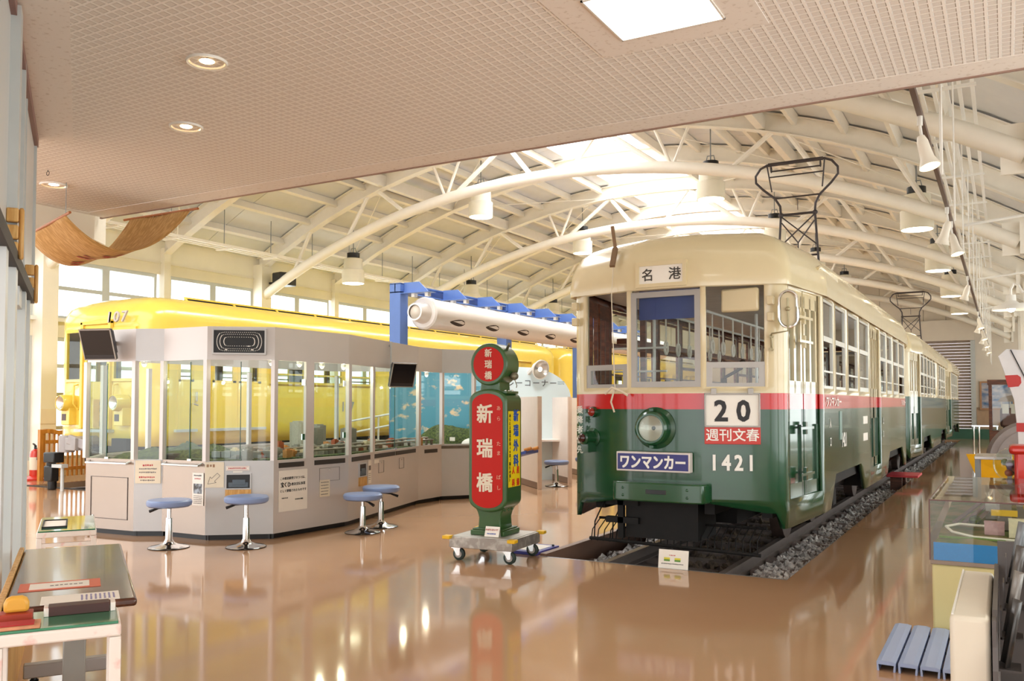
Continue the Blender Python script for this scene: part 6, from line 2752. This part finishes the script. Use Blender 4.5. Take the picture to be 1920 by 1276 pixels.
for x in (-.06, .1, .26, .42):
    m.box(x, x + .12, 20.79, 20.8, 1.3, 1.5)
    m.box(x - .02, x, 20.8, 20.83, 1.42, 1.56)
m.build('window', mat('old_glass', '#d8cfc4', .3), om, smooth=0)
m = MB()
m.prism([(-.14, 1.55), (.64, 1.55), (.58, 1.63), (.4, 1.68), (.1, 1.68), (-.08, 1.63)], 20.76, 21.32, Matrix(((1, 0, 0, 0), (0, 0, 1, 0), (0, 1, 0, 0), (0, 0, 0, 1))))
m.build('roof', mat('old_roof', '#9a8678', .5), om)
m = MB()
for x in (0, .5):
    m.cyl((x, 20.85, 1.0), (x, 20.9, 1.0), .05)
m.build('wheel', DARK, om)
pf = thing('framed_picture', 'light wood framed picture of vehicles hanging on the end wall', 'picture', (-.3, 42.7, 1.4))
m = MB()
for x0, x1, z0, z1 in ((-.95, .35, 2.4, 2.47), (-.95, .35, 1.25, 1.32), (-.95, -.88, 1.32, 2.4), (.28, .35, 1.32, 2.4)):
    m.box(x0, x1, 42.68, 42.77, z0, z1)
m.build('frame', mat('frame_wood', '#b98a62', .5), pf, smooth=0)
m = MB()
m.box(-.88, .28, 42.7, 42.76, 1.32, 2.4)
m.build('print', two_tone('picture_print', 'noise', '#3f6fa0', '#c9c2c4', .5, stretch=(1, 1, 2.2), scale=2.4, lo=.35, hi=.6), pf, smooth=0)
dt = thing('steel_desk', 'small desk with pale top by the end wall below the picture', 'desk', (-.6, 32, 0))
m = MB()
m.box(-.95, -.2, 31.6, 32.6, .78, .82)
m.build('desk_top', CHROME, dt, smooth=0)
for x in (-.9, -.75, -.25):
    m = MB()
    m.cyl((x, 31.7, 0), (x, 31.7, .78), .03, n=8)
    m.build('leg', CHROME, dt)
# crossing barrier standing upright
cg = thing('crossing_barrier', 'white upright barrier arm with red marks and black stripe beside the showcase', 'barrier', (.15, 11.0, 0))
m = MB()
WRED = mat('barrier_red', '#c42a22', .4)
Mb = Matrix(((1, 0, 0, 0), (0, 0, 1, 0), (0, 1, 0, 0), (0, 0, 0, 1)))
m.prism([(.12, .8), (.26, .8), (.3, 1.5), (.27, 1.75), (.2, 2.08), (.02, 2.1), (-.06, 2.02), (.0, 1.83), (.08, 1.55), (.11, 1.2)], 10.95, 11.02, Mb)
m.build('arm', mat('barrier_white', '#e4e2e4', .35), cg, bevel=.004)
for pts in ([(.03, 1.68), (.13, 1.69), (.155, 1.73), (.15, 1.79), (.12, 1.815), (.0, 1.81)], [(.1, 1.2), (.19, 1.2), (.19, 1.295), (.1, 1.295)]):
    m = MB()
    m.prism(pts, 10.94, 10.95, Mb)
    m.build('red_mark', WRED, cg, smooth=0)
m = MB()
m.beam((.06, 10.945, 2.09), (.2, 10.945, 1.76), .02, .01)
m.build('stripe', INK, cg, smooth=0)
m = MB()
m.box(.19, .27, 11.02, 11.1, 0, 1.8)
for k in range(10):
    m.ball((.22, 11.01, 1.0 + k * .07), .012, 6, 4)
m.build('post', mat('barrier_post', '#b9b3ae', .4, metal=.3, var=.1), cg, smooth=0)
gl = thing('gooseneck_lamp', 'white enamel gooseneck lamp on a post above the upright barrier', 'lamp', (.25, 11.9, 0))
GM = Matrix.Translation((.08, 11.9, 2.66))
m = MB()
m.lathe([(.05, .13), (.055, .06), (.09, .03), (.17, .0), (.2, -.03), (.205, -.05), (.195, -.045)], 30, GM, caps=False)
m.build('shade', WHITE, gl)
m = MB()
m.tube([(.08, 11.9, 2.78), (.08, 11.9, 2.86), (.11, 11.9, 2.92), (.16, 11.9, 2.9), (.2, 11.9, 2.82), (.27, 11.9, 2.8), (.34, 11.9, 2.82)], .014, 8)
m.cyl((.34, 11.9, 0), (.34, 11.9, 2.9), .03)
m.build('post', WHITE, gl)
m = MB()
m.ball((.08, 11.9, 2.63), .045)
m.build('bulb', LAMPCOOL, gl)

# ------------------------------------------------------------------ hanging lamps
BAY = mat('lamp_ivory', '#e6dfcb', .35, var=.02)
BAYE = mat('bay_lamp', '#ffffff', .4, var=0, emit=10, ecol='#fff0cf')
row = {0: 'nearest row', 1: 'second row', 2: 'third row', 3: 'last row'}
posn = {-15.3: 'next to the window wall', -11.26: 'on the window side of the roof light', -5.45: 'above the green trams', -1.42: 'on the aisle side'}
for r, y in enumerate((18.4, 24.4, 30.4, 36.4)):
    for x, lab in posn.items():
        zt = z_chord(x) + .15
        zb = {-15.3: 4.75, -11.26: 6.13, -5.45: 5.9, -1.42: 4.85}[x]
        t = thing('high_bay_lamp', 'ivory cylinder lamp hanging %s, in the %s' % (lab, row[r]), 'lamp', (x, y, zb), group='high bay lamps')
        M0 = Matrix.Translation((x, y, zb))
        m = MB()
        m.lathe([(.28, 0), (.3, .0), (.3, .36), (.255, .38), (.25, .66), (.2, .68)], 30, M0, caps=False)
        m.lathe([(.2, .68), (.02, .69)], 30, M0, caps=False)
        m.build('shade', BAY, t)
        m = MB()
        m.lathe([(.28, .0), (.01, .03)], 30, M0, caps=False)
        m.build('lens', BAYE, t)
        m = MB()
        m.lathe([(.16, .69), (.17, .7), (.17, .82), (.1, .83)], 20, M0)
        m.build('ballast_box', BLACK, t)
        m = MB()
        m.cyl((x, y, zb + .83), (x, y, z_beam(x) + .42), .014, n=6)
        m.tube([(x - .1, y, zb + .83), (x - .07, y, zb + .95), (x + .07, y, zb + .95), (x + .1, y, zb + .83)], .012, 6)
        m.build('hanger', ALU_DARK, t)
tl = thing('lighting_track', 'long dark lighting track running down the aisle from the soffit', 'lighting track', (-.575, 24, 3.9))
m = MB()
m.box(-.595, -.555, 6.6, 41.5, 3.88, 3.93)
m.build('rail', mat('track_bronze', '#6a544a', .4, metal=.5), tl, smooth=0)
for k in range(12):
    y = 7.6 + k * 3
    m = MB()
    m.cyl((-.575, y, 3.93), (-.575, y, z_beam(-.575) + .1), .008, n=6)
    m.build('hanger_rod', WHITE, tl)
SPOTM = mat('spot_ivory', '#eee5d6', .35, var=.02)
SPOTE = mat('spot_glow', '#ffffff', .4, var=0, emit=14, ecol='#ffe2b0')
ords = ['first', 'second', 'third', 'fourth', 'fifth', 'sixth', 'seventh', 'eighth', 'ninth', 'tenth', 'eleventh', 'twelfth']
for i, y in enumerate((7.9, 11.75, 12.7, 18.3, 25.5, 27, 30, 32, 34, 36, 38, 40)):
    t = thing('track_spotlight', 'ivory track spotlight, %s from the soffit along the aisle track' % ords[i], 'spotlight', (-.575, y, 3.6), group='track spotlights')
    m = MB()
    m.cyl((-.575, y, 3.88), (-.575, y, 3.8), .022)
    m.cyl((-.575, y, 3.8), (-.56, y, 3.68), .012, n=8)
    m.build('stem', WHITE, t)
    ax = Vector((.25, -.15, -1)).normalized() if i % 2 == 0 else Vector((-.3, .15, -1)).normalized()
    Mz = Matrix.Translation((-.565, y, 3.69)) @ ax.to_track_quat('Z', 'Y').to_matrix().to_4x4()
    m = MB()
    m.lathe([(.03, -.02), (.045, .03), (.05, .12), (.055, .18), (.085, .26), (.08, .26)], 20, Mz, caps=False)
    m.lathe([(.03, -.02), (.002, -.022)], 20, Mz, caps=False)
    m.build('head', SPOTM, t)
    m = MB()
    m.ball((0, 0, .2), (.045, .045, .05), M=Mz)
    m.build('bulb', SPOTE, t)
lr = thing('ceiling_ladder_rack', 'long cream ladder rack of parallel bars above the aisle track', 'ladder rack', (-.5, 24, 4.7))
for x in (-.72, -.6, -.48, -.36, -.24):
    m = MB()
    m.box(x - .018, x + .018, 7.2, 42, 4.78, 4.82)
    m.build('bar', WHITE, lr, smooth=0)
for k in range(17):
    y = 8 + k * 2
    m = MB()
    m.box(-.76, -.2, y - .02, y + .02, 4.75, 4.78)
    m.build('cross_bar', WHITE, lr, smooth=0)
for k in range(15):
    y = 7.6 + k * 2
    m = MB()
    m.cyl((-.4, y, 2.9 if k > 12 else 3.3), (-.4, y, 4.75), .009, n=6)
    m.build('hanging_rod', WHITE, lr)
for y in (13.5, 19.5, 25.5):
    m = MB()
    m.cyl((-.45, y, 3.96), (.62, y, 4.06), .02, n=8)
    m.build('stay_rod', WHITE, lr)
